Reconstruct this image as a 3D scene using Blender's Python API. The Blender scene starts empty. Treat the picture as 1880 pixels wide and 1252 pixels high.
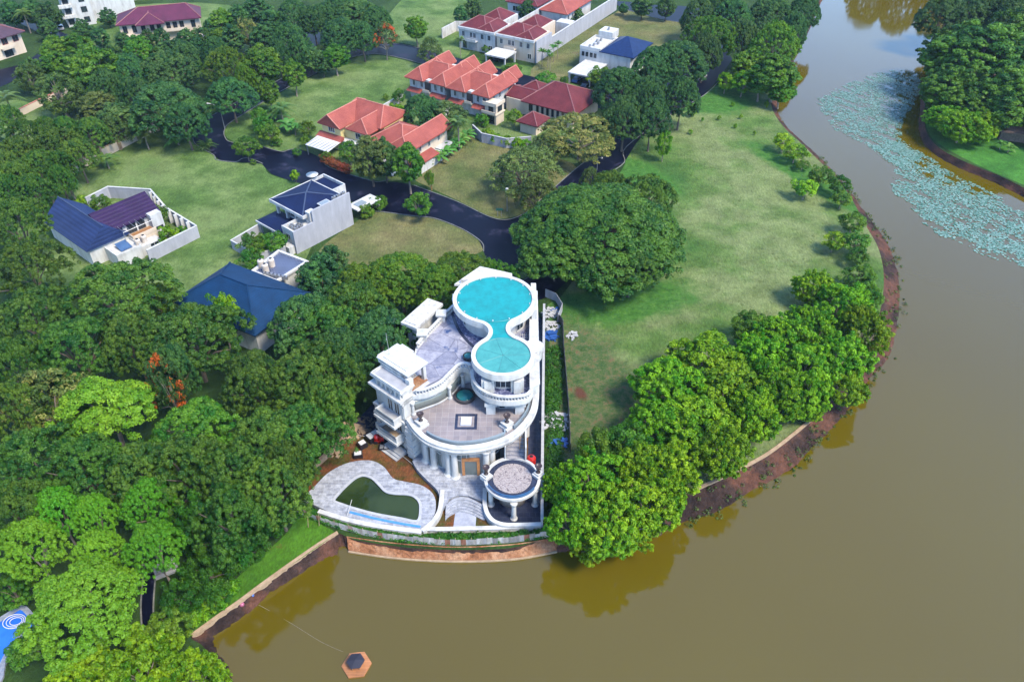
import bpy, bmesh, math, random
import numpy as np
from mathutils import Vector
R = math.radians
random.seed(7)
C = bpy.context.scene
COL = C.collection

# ------------------------------------------------------------------ camera, sky, sun, exposure
FPX, PITCH, CAMZ = 1462.0, R(39.5), 87.0      # focal length in photo pixels, pitch below horizon, height
cam = bpy.data.cameras.new("camera"); camo = bpy.data.objects.new("camera", cam); COL.objects.link(camo)
cam.sensor_width = 36.0; cam.lens = 36.0 * FPX / 1880.0
camo.location = (0, 0, CAMZ); camo.rotation_euler = (R(90) - PITCH, 0, 0)
cam.clip_start = 1.0; cam.clip_end = 5000.0
C.camera = camo
SUN_EL, SUN_AZ = R(54), R(128)                # azimuth clockwise from +Y: light from the right, slightly behind the camera
w = bpy.data.worlds.new("World"); C.world = w; w.use_nodes = True
nt = w.node_tree; bg = nt.nodes["Background"]
sky = nt.nodes.new("ShaderNodeTexSky"); sky.sky_type = 'NISHITA'; sky.sun_disc = False
sky.sun_elevation = SUN_EL; sky.sun_rotation = SUN_AZ; sky.air_density = 1.0; sky.dust_density = 0.0; sky.ozone_density = 5.0
nt.links.new(sky.outputs[0], bg.inputs[0]); bg.inputs[1].default_value = 0.15
sl = bpy.data.lights.new("sun", 'SUN'); so = bpy.data.objects.new("sun", sl); COL.objects.link(so)
sl.energy = 2.4; sl.angle = R(18); sl.color = (1.0, 0.90, 0.72)
sd = Vector((math.sin(SUN_AZ) * math.cos(SUN_EL), math.cos(SUN_AZ) * math.cos(SUN_EL), math.sin(SUN_EL)))
so.rotation_euler = sd.to_track_quat('Z', 'Y').to_euler()
C.view_settings.view_transform = 'Standard'; C.view_settings.look = 'None'
C.view_settings.exposure = 2.0; C.view_settings.gamma = 1.0
C.render.engine = 'CYCLES'
C.cycles.max_bounces = 6; C.cycles.diffuse_bounces = 3; C.cycles.glossy_bounces = 3; C.cycles.transmission_bounces = 3
C.cycles.volume_bounces = 0; C.cycles.use_denoising = True

# ------------------------------------------------------------------ helpers: photo pixel -> point on a plane of known height
cp, sp_ = math.cos(PITCH), math.sin(PITCH)
def P(px, py, z=0.0):
    u = (px - 940) / FPX; v = (626 - py) / FPX
    d = (u, cp + v * sp_, -sp_ + v * cp)
    t = (z - CAMZ) / d[2]
    return (d[0] * t, d[1] * t, z)
def SC(x, y, z=0.0):                           # photo pixels per metre there
    return FPX / (y * cp - (z - CAMZ) * sp_)
def PP(pts, z=0.0): return [P(a, b, z) for a, b in pts]
def smooth(pts, n=6, closed=False):            # Catmull-Rom through points
    out = []; N = len(pts)
    rng = range(N if closed else N - 1)
    for i in rng:
        g = (lambda k: pts[k % N]) if closed else (lambda k: pts[min(max(k, 0), N - 1)])
        p0, p1, p2, p3 = g(i - 1), g(i), g(i + 1), g(i + 2)
        for j in range(n):
            t = j / n
            out.append(tuple(0.5 * (2 * b + (c_ - a) * t + (2 * a - 5 * b + 4 * c_ - d) * t * t + (3 * b - a - 3 * c_ + d) * t ** 3) for a, b, c_, d in zip(p0, p1, p2, p3)))
    if not closed: out.append(tuple(pts[-1]))
    return out
def resample(pts, n):
    L = [0.0]
    for a, b in zip(pts, pts[1:]): L.append(L[-1] + math.dist(a, b))
    out = []; k = 0
    for i in range(n):
        s = L[-1] * i / (n - 1)
        while k < len(pts) - 2 and L[k + 1] < s: k += 1
        t = (s - L[k]) / max(L[k + 1] - L[k], 1e-9)
        out.append(tuple(a + (b - a) * t for a, b in zip(pts[k], pts[k + 1])))
    return out
def offset(pts, d, closed=False):              # to the left of the direction of travel (xy)
    out = []; N = len(pts)
    for i, p in enumerate(pts):
        a = pts[(i - 1) % N] if closed else pts[max(i - 1, 0)]
        b = pts[(i + 1) % N] if closed else pts[min(i + 1, N - 1)]
        dx, dy = b[0] - a[0], b[1] - a[1]; l = math.hypot(dx, dy) or 1
        out.append((p[0] - dy / l * d, p[1] + dx / l * d) + tuple(p[2:]))
    return out

class Fr:                                       # local frame on the ground
    def __init__(s, o, ang): s.o = o; s.a = ang; s.c = math.cos(ang); s.s = math.sin(ang)
    def w(s, u, v, z): return (s.o[0] + u * s.c - v * s.s, s.o[1] + u * s.s + v * s.c, z)
def fr_px(pa, pb, z=0):
    a = P(*pa, z); b = P(*pb, z)
    return Fr(a, math.atan2(b[1] - a[1], b[0] - a[0]))

class MB:                                       # collects shapes and links them as ONE mesh object
    def __init__(s, fr=None): s.v = []; s.f = []; s.t = []; s.fr = fr; s.tone = 0.5
    def add(s, vs, fs):
        n = len(s.v); s.v += [s.fr.w(*p) for p in vs] if s.fr else [tuple(p) for p in vs]
        s.f += [tuple(i + n for i in f) for f in fs]; s.t += [s.tone] * len(fs); return s
    def box(s, u0, u1, v0, v1, z0, z1):
        return s.add([(u0, v0, z0), (u1, v0, z0), (u1, v1, z0), (u0, v1, z0), (u0, v0, z1), (u1, v0, z1), (u1, v1, z1), (u0, v1, z1)],
                     [(3, 2, 1, 0), (4, 5, 6, 7), (0, 1, 5, 4), (1, 2, 6, 5), (2, 3, 7, 6), (3, 0, 4, 7)])
    def prism(s, poly, z0, z1):
        n = len(poly); vs = [(p[0], p[1], z0) for p in poly] + [(p[0], p[1], z1) for p in poly]
        return s.add(vs, [tuple(range(n - 1, -1, -1)), tuple(range(n, 2 * n))] + [(i, (i + 1) % n, (i + 1) % n + n, i + n) for i in range(n)])
    def sheet(s, poly, z): return s.add([(p[0], p[1], z) for p in poly], [tuple(range(len(poly)))])
    def strip(s, A, B):
        n = len(A); return s.add(list(A) + list(B), [(i, i + 1, n + i + 1, n + i) for i in range(n - 1)])
    def band(s, line, d0, d1, z0, z1, closed=False):   # wall along a line between offsets d0 and d1
        A = offset(line, d0, closed); B = offset(line, d1, closed); n = len(A)
        vs = [(p[0], p[1], z0) for p in A] + [(p[0], p[1], z0) for p in B] + [(p[0], p[1], z1) for p in A] + [(p[0], p[1], z1) for p in B]
        fs = []
        for i in range(n if closed else n - 1):
            j = (i + 1) % n
            fs += [(i, j, 2 * n + j, 2 * n + i), (n + j, n + i, 3 * n + i, 3 * n + j), (2 * n + i, 2 * n + j, 3 * n + j, 3 * n + i), (j, i, n + i, n + j)]
        if not closed: fs += [(n, 0, 2 * n, 3 * n), (n - 1, 2 * n - 1, 4 * n - 1, 3 * n - 1)]
        return s.add(vs, fs)
    def tube(s, pts, r, seg=6):
        rs = r if isinstance(r, (list, tuple)) else [r] * len(pts); vs = []; fs = []
        for i, p in enumerate(pts):
            p = Vector(p); a = Vector(pts[max(i - 1, 0)]); b = Vector(pts[min(i + 1, len(pts) - 1)])
            t = (b - a).normalized() if (b - a).length else Vector((0, 0, 1))
            x = t.orthogonal().normalized() if abs(t.z) > .99 else t.cross(Vector((0, 0, 1))).normalized(); y = t.cross(x)
            for k in range(seg):
                q = 2 * math.pi * k / seg; vs.append(tuple(p + (x * math.cos(q) + y * math.sin(q)) * rs[i]))
        for i in range(len(pts) - 1):
            for k in range(seg):
                k2 = (k + 1) % seg; fs.append((i * seg + k, i * seg + k2, (i + 1) * seg + k2, (i + 1) * seg + k))
        fs += [tuple(range(seg - 1, -1, -1)), tuple((len(pts) - 1) * seg + k for k in range(seg))]
        return s.add(vs, fs)
    def lathe(s, c, prof, seg=24, a0=0.0, a1=2 * math.pi):
        full = abs(a1 - a0 - 2 * math.pi) < 1e-6; m = seg if full else seg + 1; vs = []; fs = []
        for r_, z in prof:
            for k in range(m):
                q = a0 + (a1 - a0) * k / seg; vs.append((c[0] + r_ * math.cos(q), c[1] + r_ * math.sin(q), c[2] + z))
        for i in range(len(prof) - 1):
            for k in range(seg):
                k2 = (k + 1) % m; fs.append((i * m + k, i * m + k2, (i + 1) * m + k2, (i + 1) * m + k))
        if full: fs += [tuple(range(m - 1, -1, -1)), tuple((len(prof) - 1) * m + k for k in range(m))]
        return s.add(vs, fs)
    def hip(s, u0, u1, v0, v1, ze, zr, h0=None, h1=None, axis='u', th=0.22):
        sw = axis == 'v'
        if sw: u0, u1, v0, v1 = v0, v1, u0, u1
        half = (v1 - v0) / 2; h0 = half if h0 is None else h0; h1 = half if h1 is None else h1; vm = (v0 + v1) / 2
        q = (lambda a, b, z: (b, a, z)) if sw else (lambda a, b, z: (a, b, z))
        vs = [q(u0, v0, ze), q(u1, v0, ze), q(u1, v1, ze), q(u0, v1, ze), q(u0 + h0, vm, zr), q(u1 - h1, vm, zr)] + \
             [q(u0, v0, ze - th), q(u1, v0, ze - th), q(u1, v1, ze - th), q(u0, v1, ze - th)]
        fs = [(0, 1, 5, 4), (2, 3, 4, 5), (1, 2, 5), (3, 0, 4), (6, 7, 1, 0), (7, 8, 2, 1), (8, 9, 3, 2), (9, 6, 0, 3), (9, 8, 7, 6)]
        return s.add(vs, fs)
    def build(s, name, mat, parent=None, flat=True, fix=True):
        off = Vector((0, 0, 0)); p = parent
        while p is not None: off += p.location; p = p.parent
        me = bpy.data.meshes.new(name)
        me.from_pydata([(v[0] - off.x, v[1] - off.y, v[2] - off.z) for v in s.v], [], s.f)
        if fix and len(s.f) > 1:
            bm = bmesh.new(); bm.from_mesh(me); bmesh.ops.recalc_face_normals(bm, faces=bm.faces); bm.to_mesh(me); bm.free()
        # planar UV in metres: x along the horizontal of each face, y up its slope
        uv = me.uv_layers.new(name="UV"); up = Vector((0, 0, 1))
        for poly in me.polygons:
            n = poly.normal; t = up.cross(n)
            t = t.normalized() if t.length > 0.05 else Vector((1, 0, 0)); b = n.cross(t)
            for li in poly.loop_indices:
                co = me.vertices[me.loops[li].vertex_index].co + off
                uv.data[li].uv = (co.dot(t), co.dot(b))
        at = me.attributes.new("tone", 'FLOAT', 'FACE'); at.data.foreach_set("value", s.t[:len(me.polygons)])
        if not flat:
            me.polygons.foreach_set("use_smooth", [True] * len(me.polygons))
        me.materials.append(mat)
        o = bpy.data.objects.new(name, me); COL.objects.link(o)
        if parent is not None: o.parent = parent
        return o

def tag(o, label, cat, group=None, kind=None):
    o["label"] = label; o["category"] = cat
    if group: o["group"] = group
    if kind: o["kind"] = kind
    return o
def thing(name, label, cat, loc=(0, 0, 0), group=None):
    o = bpy.data.objects.new(name, None); COL.objects.link(o); o.location = loc; o.empty_display_size = 0.3
    return tag(o, label, cat, group)
def struct(name, mb, mat, label, cat, kind="structure", flat=True, fix=False):
    return tag(mb.build(name, mat, None, flat, fix), label, cat, None, kind)

# ------------------------------------------------------------------ materials
KA = 0.58                                        # all pigments are kept this dark: the picture is exposed bright
def dim(c, k=None): return tuple(x * (k or KA) for x in c)
def nodes(name):
    m = bpy.data.materials.new(name); m.use_nodes = True; t = m.node_tree
    return m, t, t.nodes["Principled BSDF"]
def nn(t, typ, **kw):
    n = t.nodes.new("ShaderNode" + typ)
    for k, v in kw.items(): setattr(n, k, v)
    return n
def coord(t, kind, scale=(1, 1, 1)):
    c = nn(t, "TexCoord"); mp = nn(t, "Mapping"); t.links.new(c.outputs[kind], mp.inputs[0]); mp.inputs["Scale"].default_value = scale
    return mp.outputs[0]
def noise(t, vec, scale, detail=4, rough=0.6):
    n = nn(t, "TexNoise"); n.inputs["Scale"].default_value = scale; n.inputs["Detail"].default_value = detail; n.inputs["Roughness"].default_value = rough
    t.links.new(vec, n.inputs["Vector"]); return n.outputs["Fac"]
def ramp(t, fac, stops):
    r_ = nn(t, "ValToRGB"); e = r_.color_ramp.elements
    while len(e) < len(stops): e.new(0.5)
    for el, (p, c) in zip(e, stops): el.position = p; el.color = tuple(c) + (1,) if len(c) == 3 else c
    t.links.new(fac, r_.inputs[0]); return r_.outputs[0]
def mix(t, fac, a, b, mode='MIX'):
    m = nn(t, "Mix", data_type='RGBA', blend_type=mode)
    for sock, val in ((m.inputs[0], fac), (m.inputs[6], a), (m.inputs[7], b)):
        if isinstance(val, (int, float)): sock.default_value = val
        elif isinstance(val, tuple): sock.default_value = val + (1,) if len(val) == 3 else val
        else: t.links.new(val, sock)
    return m.outputs[2]
def bump(t, b, h, dist, strength=0.6):
    n = nn(t, "Bump"); n.inputs["Distance"].default_value = dist; n.inputs["Strength"].default_value = strength
    t.links.new(h, n.inputs["Height"]); t.links.new(n.outputs[0], b.inputs["Normal"])
def basic(name, col, col2=None, scale=0.6, rough=0.7, bmp=0.0, bscale=8.0, metallic=0.0, spec=0.5, coords='Object', lo=0.35, hi=0.65, streak=False, kk=None):
    m, t, b = nodes(name); b.inputs["Roughness"].default_value = rough; b.inputs["Metallic"].default_value = metallic
    b.inputs["Specular IOR Level"].default_value = spec
    vec = coord(t, coords, (1, 1, 0.25) if streak else (1, 1, 1))
    c2 = dim(col2 or tuple(x * 0.8 for x in col), kk); col = dim(col, kk)
    f = noise(t, vec, scale, 6, 0.65)
    t.links.new(ramp(t, f, [(lo, c2), (hi, col)]), b.inputs["Base Color"])
    if bmp: bump(t, b, noise(t, vec, bscale, 4), bmp)
    return m
def tiled(name, c1, c2, mortar, w=0.5, h=0.5, ms=0.03, rough=0.5, off=0.5, mottle=0.5, nscale=0.5, bmp=0.01):
    c1, c2, mortar = dim(c1, .7), dim(c2, .7), dim(mortar, .7)
    m, t, b = nodes(name); b.inputs["Roughness"].default_value = rough
    uv = coord(t, 'UV'); br = nn(t, "TexBrick", offset=off)
    br.inputs["Color1"].default_value = c1 + (1,); br.inputs["Color2"].default_value = c2 + (1,); br.inputs["Mortar"].default_value = mortar + (1,)
    br.inputs["Scale"].default_value = 1.0; br.inputs["Mortar Size"].default_value = ms; br.inputs["Brick Width"].default_value = w; br.inputs["Row Height"].default_value = h
    t.links.new(uv, br.inputs["Vector"])
    f = noise(t, uv, nscale, 6, 0.7)
    dk = ramp(t, f, [(0.3, (1 - mottle,) * 3), (0.7, (1, 1, 1))])
    t.links.new(mix(t, 1.0, br.outputs["Color"], dk, 'MULTIPLY'), b.inputs["Base Color"])
    if bmp: bump(t, b, br.outputs["Fac"], -bmp, 0.8)
    return m
MT = {}
MT['white'] = basic('white_paint', (.72, .72, .71), (.46, .45, .44), .9, .6, streak=True, lo=.30, hi=.56, kk=.54)
MT['white_old'] = basic('weathered_white', (.66, .65, .63), (.36, .34, .31), 1.6, .75, streak=True, lo=.30, hi=.56, kk=.6)
MT['cream'] = basic('cream_paint', (.78, .66, .52), (.66, .54, .42), .8, .65, streak=True)
MT['yellow'] = basic('yellow_paint', (.80, .66, .30), (.70, .56, .24), .8, .65)
MT['conc'] = basic('grey_render', (.47, .48, .53), (.33, .34, .38), .7, .85, bmp=.01, streak=True, lo=.3, hi=.7)
MT['conc_lt'] = basic('pale_concrete', (.55, .55, .56), (.36, .36, .38), 1.2, .8, lo=.3, hi=.7)
MT['glass'] = basic('dark_glass', (.02, .03, .04), (.03, .05, .06), .5, .08, spec=.6)
MT['glass_grey'] = basic('grey_glass', (.13, .16, .16), (.20, .22, .21), .4, .12, spec=.6)
MT['glass_pale'] = basic('pale_glass', (.30, .36, .40), (.22, .27, .31), .5, .15)
MT['frame'] = basic('window_frame', (.75, .75, .74), None, .5, .5)
MT['dframe'] = basic('dark_frame', (.05, .045, .05), None, .5, .5)
MT['wood'] = basic('timber', (.50, .25, .10), (.32, .15, .06), 3, .55)
MT['wood_or'] = basic('orange_timber', (.62, .28, .10), (.42, .16, .05), 2.5, .6)
MT['bark'] = basic('bark', (.20, .155, .12), (.10, .08, .06), 2.0, .9, bmp=.03, bscale=6)
MT['bark_pale'] = basic('pale_bark', (.36, .31, .26), (.22, .18, .14), 2.0, .9)
MT['black'] = basic('black_metal', (.02, .02, .025), None, 1, .4)
MT['steel'] = basic('galvanised_steel', (.55, .56, .58), (.40, .41, .43), 1.5, .4, metallic=.6)
MT['tank'] = basic('cream_plastic', (.72, .64, .55), (.60, .52, .44), 1.5, .5)
MT['red'] = basic('red_plastic', (.60, .02, .015), (.45, .015, .01), 1, .35)
MT['blue_tarp'] = basic('blue_tarpaulin', (.03, .12, .42), (.02, .07, .25), 1.5, .4)
MT['brick'] = tiled('brick', (.40, .20, .12), (.32, .15, .09), (.35, .30, .25), .3, .1, .015)
MT['tan'] = basic('tan_timber', (.50, .36, .23), (.34, .23, .14), 1.5, .8)
MT['urn'] = basic('bronze_urn', (.07, .045, .045), (.04, .025, .025), 3, .35)
def roof(name, c1, c2, rows=.38, rough=.6, ribs=False, nsc=.35):
    c1, c2 = dim(c1), dim(c2)
    m, t, b = nodes(name); b.inputs["Roughness"].default_value = rough; b.inputs["Specular IOR Level"].default_value = .15
    uv = coord(t, 'UV'); wv = nn(t, "TexWave", wave_type='BANDS', bands_direction='Y', wave_profile='SAW' if not ribs else 'SIN')
    wv.inputs["Scale"].default_value = 1.0 / rows / 6.2832 * 6.2832 * .16 if False else .314 / rows; wv.inputs["Distortion"].default_value = 0.4; wv.inputs["Detail"].default_value = 1
    t.links.new(uv, wv.inputs["Vector"])
    f = noise(t, uv, nsc, 8, 0.7); f2 = noise(t, uv, 4.0, 3, 0.6)
    col = ramp(t, f, [(0.32, c2), (0.66, c1)])
    col = mix(t, 0.35, col, ramp(t, f2, [(0.3, (.35, .35, .35)), (.7, (1, 1, 1))]), 'MULTIPLY')
    col = mix(t, 0.45, col, ramp(t, wv.outputs["Fac"], [(0.0, (.45, .45, .45)), (.35, (1, 1, 1))]), 'MULTIPLY')
    t.links.new(col, b.inputs["Base Color"]); bump(t, b, wv.outputs["Fac"], .05, .7)
    return m
MT['r_orange'] = roof('orange_roof_tiles', (.47, .125, .095), (.31, .075, .06))
MT['r_maroon'] = roof('maroon_roof_tiles', (.21, .042, .05), (.125, .026, .034))
MT['r_navy'] = roof('navy_roof_tiles', (.008, .022, .095), (.005, .013, .06), .5, .7)
MT['r_teal'] = roof('blue_shingle_roof', (.006, .055, .16), (.004, .034, .10), .4, .75)
MT['r_slate'] = roof('blue_ribbed_roof', (.035, .065, .20), (.022, .042, .13), .8, .6, True)
MT['r_plum'] = roof('plum_ribbed_roof', (.040, .016, .085), (.026, .011, .055), .8, .6, True)
MT['ridge_o'] = basic('orange_ridge', (.60, .22, .16), (.45, .14, .10), 2, .7)
MT['ridge_m'] = basic('maroon_ridge', (.32, .12, .12), (.22, .07, .07), 2, .7)
MT['ridge_b'] = basic('blue_ridge', (.05, .08, .17), (.03, .05, .11), 2, .7)
MT['terrace'] = tiled('terrace_tiles', (.34, .29, .29), (.26, .23, .25), (.45, .42, .42), .9, .9, .02, .45, 0.0, .35, .3)
MT['stone'] = tiled('grey_stone_paving', (.50, .52, .58), (.34, .36, .43), (.62, .62, .66), .9, .5, .02, .5, .5, .6, 1.3)
MT['dark_pave'] = tiled('dark_wet_paving', (.035, .045, .09), (.025, .032, .07), (.06, .07, .11), .8, .8, .03, .25, .5, .5, .4)
MT['pebble'] = None
def pebble():
    m, t, b = nodes('blue_pebble_paving'); b.inputs["Roughness"].default_value = .5
    uv = coord(t, 'UV'); v = nn(t, "TexVoronoi"); v.inputs["Scale"].default_value = 3.2; t.links.new(uv, v.inputs["Vector"])
    t.links.new(ramp(t, v.outputs["Distance"], [(0.05, (.26, .27, .36)), (.35, (.12, .13, .22)), (.6, (.045, .05, .11))]), b.inputs["Base Color"]); return m
MT['pebble'] = pebble()
def mosaic():
    m, t, b = nodes('marble_mosaic'); b.inputs["Roughness"].default_value = .4
    uv = coord(t, 'UV'); n = nn(t, "TexNoise"); n.inputs["Scale"].default_value = 1.4; n.inputs["Detail"].default_value = 6; n.inputs["Distortion"].default_value = 2.5
    t.links.new(uv, n.inputs["Vector"])
    t.links.new(ramp(t, n.outputs["Fac"], [(.36, (.06, .05, .06)), (.44, (.22, .18, .17)), (.52, (.30, .27, .26)), (.58, (.11, .09, .095)), (.66, (.33, .29, .28))]), b.inputs["Base Color"]); return m
MT['mosaic'] = mosaic()
def roofslab():
    m, t, b = nodes('patched_concrete_deck'); b.inputs["Roughness"].default_value = .6
    uv = coord(t, 'Object'); v = nn(t, "TexVoronoi", feature='F1'); v.inputs["Scale"].default_value = .33; t.links.new(uv, v.inputs["Vector"])
    e = nn(t, "TexVoronoi", feature='DISTANCE_TO_EDGE'); e.inputs["Scale"].default_value = .33; t.links.new(uv, e.inputs["Vector"])
    bw = nn(t, "RGBToBW"); t.links.new(v.outputs["Color"], bw.inputs[0])
    base = ramp(t, bw.outputs[0], [(.2, (.27, .28, .37)), (.8, (.50, .50, .57))])
    base = mix(t, 1.0, base, ramp(t, noise(t, uv, 1.3, 8, .75), [(.32, (.45, .47, .58)), (.62, (1, 1, 1))]), 'MULTIPLY')
    base = mix(t, 1.0, base, ramp(t, e.outputs["Distance"], [(0, (.5, .5, .55)), (.03, (1, 1, 1))]), 'MULTIPLY')
    wet = ramp(t, noise(t, uv, .35, 3, .5), [(.30, (1, 1, 1)), (.36, (0, 0, 0))])
    base = mix(t, wet, base, (.05, .08, .20)); base = mix(t, 1.0, base, (.64, .63, .62), 'MULTIPLY'); t.links.new(base, b.inputs["Base Color"])
    rr = nn(t, "MapRange"); t.links.new(wet, rr.inputs[0]); rr.inputs[3].default_value = .6; rr.inputs[4].default_value = .2; t.links.new(rr.outputs[0], b.inputs["Roughness"])
    return m
MT['deck'] = roofslab()
MT['teal_big'] = basic('turquoise_roof_glass', (.010, .33, .35), (.014, .21, .23), .8, .5, spec=.2, lo=.25, hi=.6)
MT['teal_small'] = basic('pale_turquoise_roof_glass', (.075, .36, .345), (.045, .25, .25), .8, .5, spec=.2, lo=.25, hi=.6)
MT['teal_dome'] = basic('dark_turquoise_glass', (.02, .20, .20), (.01, .12, .13), .6, .12)

def grass(name, stops, s1=.06, s2=.35, s3=3.5, dirt=None, dfac=(.62, .72), vmin=.55):
    stops = [(a, dim(c)) for a, c in stops]; dirt = dim(dirt) if dirt else None
    m, t, b = nodes(name); b.inputs["Roughness"].default_value = .95; b.inputs["Specular IOR Level"].default_value = .12
    v = coord(t, 'Object'); col = ramp(t, noise(t, v, s1, 7, .62), stops)
    col = mix(t, .75, col, ramp(t, noise(t, v, s2, 5, .7), [(.30, (vmin, vmin, vmin)), (.68, (1.15, 1.15, 1.15))]), 'MULTIPLY')
    v2 = coord(t, 'Object', (1, .35, 1))
    col = mix(t, .8, col, ramp(t, noise(t, v2, s3, 3, .8), [(.28, (.50, .52, .52)), (.70, (1.3, 1.28, 1.25))]), 'MULTIPLY')
    if dirt:
        f = ramp(t, noise(t, v, .13, 6, .7), [(dfac[0], (0, 0, 0)), (dfac[1], (1, 1, 1))]); col = mix(t, f, col, dirt)
    t.links.new(col, b.inputs["Base Color"]); bump(t, b, noise(t, v, 2.2, 5, .8), .30, .9)
    return m
MT['g_field'] = grass('meadow_grass', [(.30, (.050, .150, .028)), (.43, (.12, .215, .050)), (.54, (.235, .295, .115)), (.68, (.17, .245, .075))], .045, .22, 2.6, (.20, .175, .115), (.66, .82))
MT['g_lawn'] = grass('lawn_grass', [(.30, (.070, .155, .035)), (.45, (.12, .215, .052)), (.60, (.20, .28, .095)), (.72, (.14, .235, .065))], .05, .2, 2.6)
MT['g_dry'] = grass('dry_lawn_grass', [(.30, (.085, .135, .035)), (.48, (.165, .185, .065)), (.66, (.25, .225, .10))], .07, .3, 2.6, (.15, .11, .075), (.62, .74))
MT['g_bright'] = grass('bright_verge_grass', [(.35, (.050, .16, .012)), (.6, (.10, .26, .02))], .1, .5, 3.5, (.18, .09, .03), (.60, .70))
MT['g_bank'] = grass('bank_grass', [(.35, (.035, .15, .02)), (.6, (.08, .26, .035))], .1, .5, 3.0)
MT['scrub'] = grass('scrub', [(.30, (.028, .060, .020)), (.48, (.055, .095, .030)), (.62, (.105, .10, .045)), (.74, (.15, .075, .04))], .14, .6, 3.0, (.20, .055, .03), (.66, .74), .4)
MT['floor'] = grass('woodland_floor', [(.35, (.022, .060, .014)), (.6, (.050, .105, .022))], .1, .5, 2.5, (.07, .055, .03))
MT['soil'] = grass('red_soil_with_moss', [(.36, (.075, .105, .022)), (.46, (.15, .09, .03)), (.56, (.26, .095, .04)), (.70, (.20, .075, .03))], .35, 1.2, 4.5)
MT['mud'] = grass('mud_bank', [(.32, (.024, .017, .018)), (.46, (.075, .045, .038)), (.58, (.17, .075, .05)), (.74, (.10, .052, .042))], .16, .8, 4.0, None, (.6, .7), .4)
MT['clay'] = grass('red_clay', [(.30, (.20, .070, .032)), (.48, (.44, .19, .095)), (.66, (.56, .33, .20))], .25, 1.0, 4.0)
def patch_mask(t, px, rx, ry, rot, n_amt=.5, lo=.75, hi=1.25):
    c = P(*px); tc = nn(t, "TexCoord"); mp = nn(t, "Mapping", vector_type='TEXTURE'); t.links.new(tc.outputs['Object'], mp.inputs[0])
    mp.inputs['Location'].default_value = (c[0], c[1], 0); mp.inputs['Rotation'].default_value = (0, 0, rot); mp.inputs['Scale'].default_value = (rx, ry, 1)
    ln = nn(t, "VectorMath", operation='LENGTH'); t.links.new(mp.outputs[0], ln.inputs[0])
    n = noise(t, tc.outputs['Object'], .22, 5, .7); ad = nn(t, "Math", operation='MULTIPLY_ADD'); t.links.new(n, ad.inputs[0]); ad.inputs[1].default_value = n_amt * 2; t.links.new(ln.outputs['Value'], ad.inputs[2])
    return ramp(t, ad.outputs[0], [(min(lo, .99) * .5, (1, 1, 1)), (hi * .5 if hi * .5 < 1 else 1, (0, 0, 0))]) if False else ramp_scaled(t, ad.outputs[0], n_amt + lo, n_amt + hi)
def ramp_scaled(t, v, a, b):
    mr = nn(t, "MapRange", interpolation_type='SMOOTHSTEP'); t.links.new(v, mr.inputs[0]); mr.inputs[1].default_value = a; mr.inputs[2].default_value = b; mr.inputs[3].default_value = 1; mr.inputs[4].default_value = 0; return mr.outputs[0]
def meadow_patches():
    m = MT['g_field']; t = m.node_tree; b = t.nodes["Principled BSDF"]; col = b.inputs["Base Color"].links[0].from_socket; v = coord(t, 'Object')
    lush = ramp(t, noise(t, v, .8, 6, .75), [(.3, (.016, .060, .010)), (.55, (.040, .115, .018)), (.75, (.085, .15, .035))])  # darker grass; by the giant tree it stands for painted shade
    scr = ramp(t, noise(t, v, .7, 7, .78), [(.30, (.016, .040, .012)), (.46, (.040, .075, .022)), (.58, (.09, .09, .04)), (.66, (.12, .055, .03)), (.74, (.05, .085, .022))])
    for px, rx, ry, rot in (((1140, 555), 15, 6, .3), ((1300, 180), 14, 11, 0), ((1510, 340), 4, 24, .5), ((1175, 320), 5, 12, .6)):  # first ellipse: shade below the giant tree, painted into the grass colour
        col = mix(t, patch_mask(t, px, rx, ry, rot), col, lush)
    col = mix(t, patch_mask(t, (1075, 730), 9, 19, .12), col, scr); col = mix(t, patch_mask(t, (1090, 830), 12, 10, 0), col, scr)
    col = mix(t, patch_mask(t, (1066, 722), 1.3, 2.6, .3, .6, .3, 1.0), col, (.075, .032, .02))
    t.links.new(col, b.inputs["Base Color"])
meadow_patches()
def asphalt():
    m, t, b = nodes('wet_asphalt'); v = coord(t, 'Object', (1, 1, 1))
    f = noise(t, coord(t, 'Object', (.8, .8, 1)), .22, 8, .78); f2 = noise(t, v, 3.0, 3, .7)
    dry = ramp(t, f, [(.54, (0, 0, 0)), (.68, (1, 1, 1))]); b.inputs['Specular IOR Level'].default_value = .10
    col = mix(t, dry, (.0015, .002, .008), (.034, .034, .062)); col = mix(t, .5, col, ramp(t, f2, [(.3, (.6, .6, .6)), (.7, (1.2, 1.2, 1.2))]), 'MULTIPLY')
    t.links.new(col, b.inputs["Base Color"])
    rr = nn(t, "MapRange"); t.links.new(dry, rr.inputs[0]); rr.inputs[3].default_value = .45; rr.inputs[4].default_value = .7; t.links.new(rr.outputs[0], b.inputs["Roughness"])
    bump(t, b, f2, .02, .4); return m
MT['asphalt'] = asphalt()
MT['kerb'] = basic('kerb_concrete', (.24, .24, .24), (.09, .10, .08), 1.5, .85, lo=.3, hi=.7)
def water():
    m, t, b = nodes('lake_water'); v = coord(t, 'Object')
    c = ramp(t, noise(t, v, .012, 3, .5), [(.35, (.060, .043, .0015)), (.65, (.068, .051, .0025))])
    t.links.new(c, b.inputs["Base Color"]); b.inputs["Roughness"].default_value = .03; b.inputs["IOR"].default_value = 1.55
    rr = nn(t, "MapRange"); t.links.new(noise(t, v, .045, 5, .65), rr.inputs[0]); rr.inputs[1].default_value = .42; rr.inputs[2].default_value = .66; rr.inputs[3].default_value = .015; rr.inputs[4].default_value = .11; t.links.new(rr.outputs[0], b.inputs["Roughness"])
    n1 = noise(t, coord(t, "Object", (1, 1.8, 1)), 1.3, 5, .6); bump(t, b, n1, .010, .3); return m
MT['water'] = water()
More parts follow.
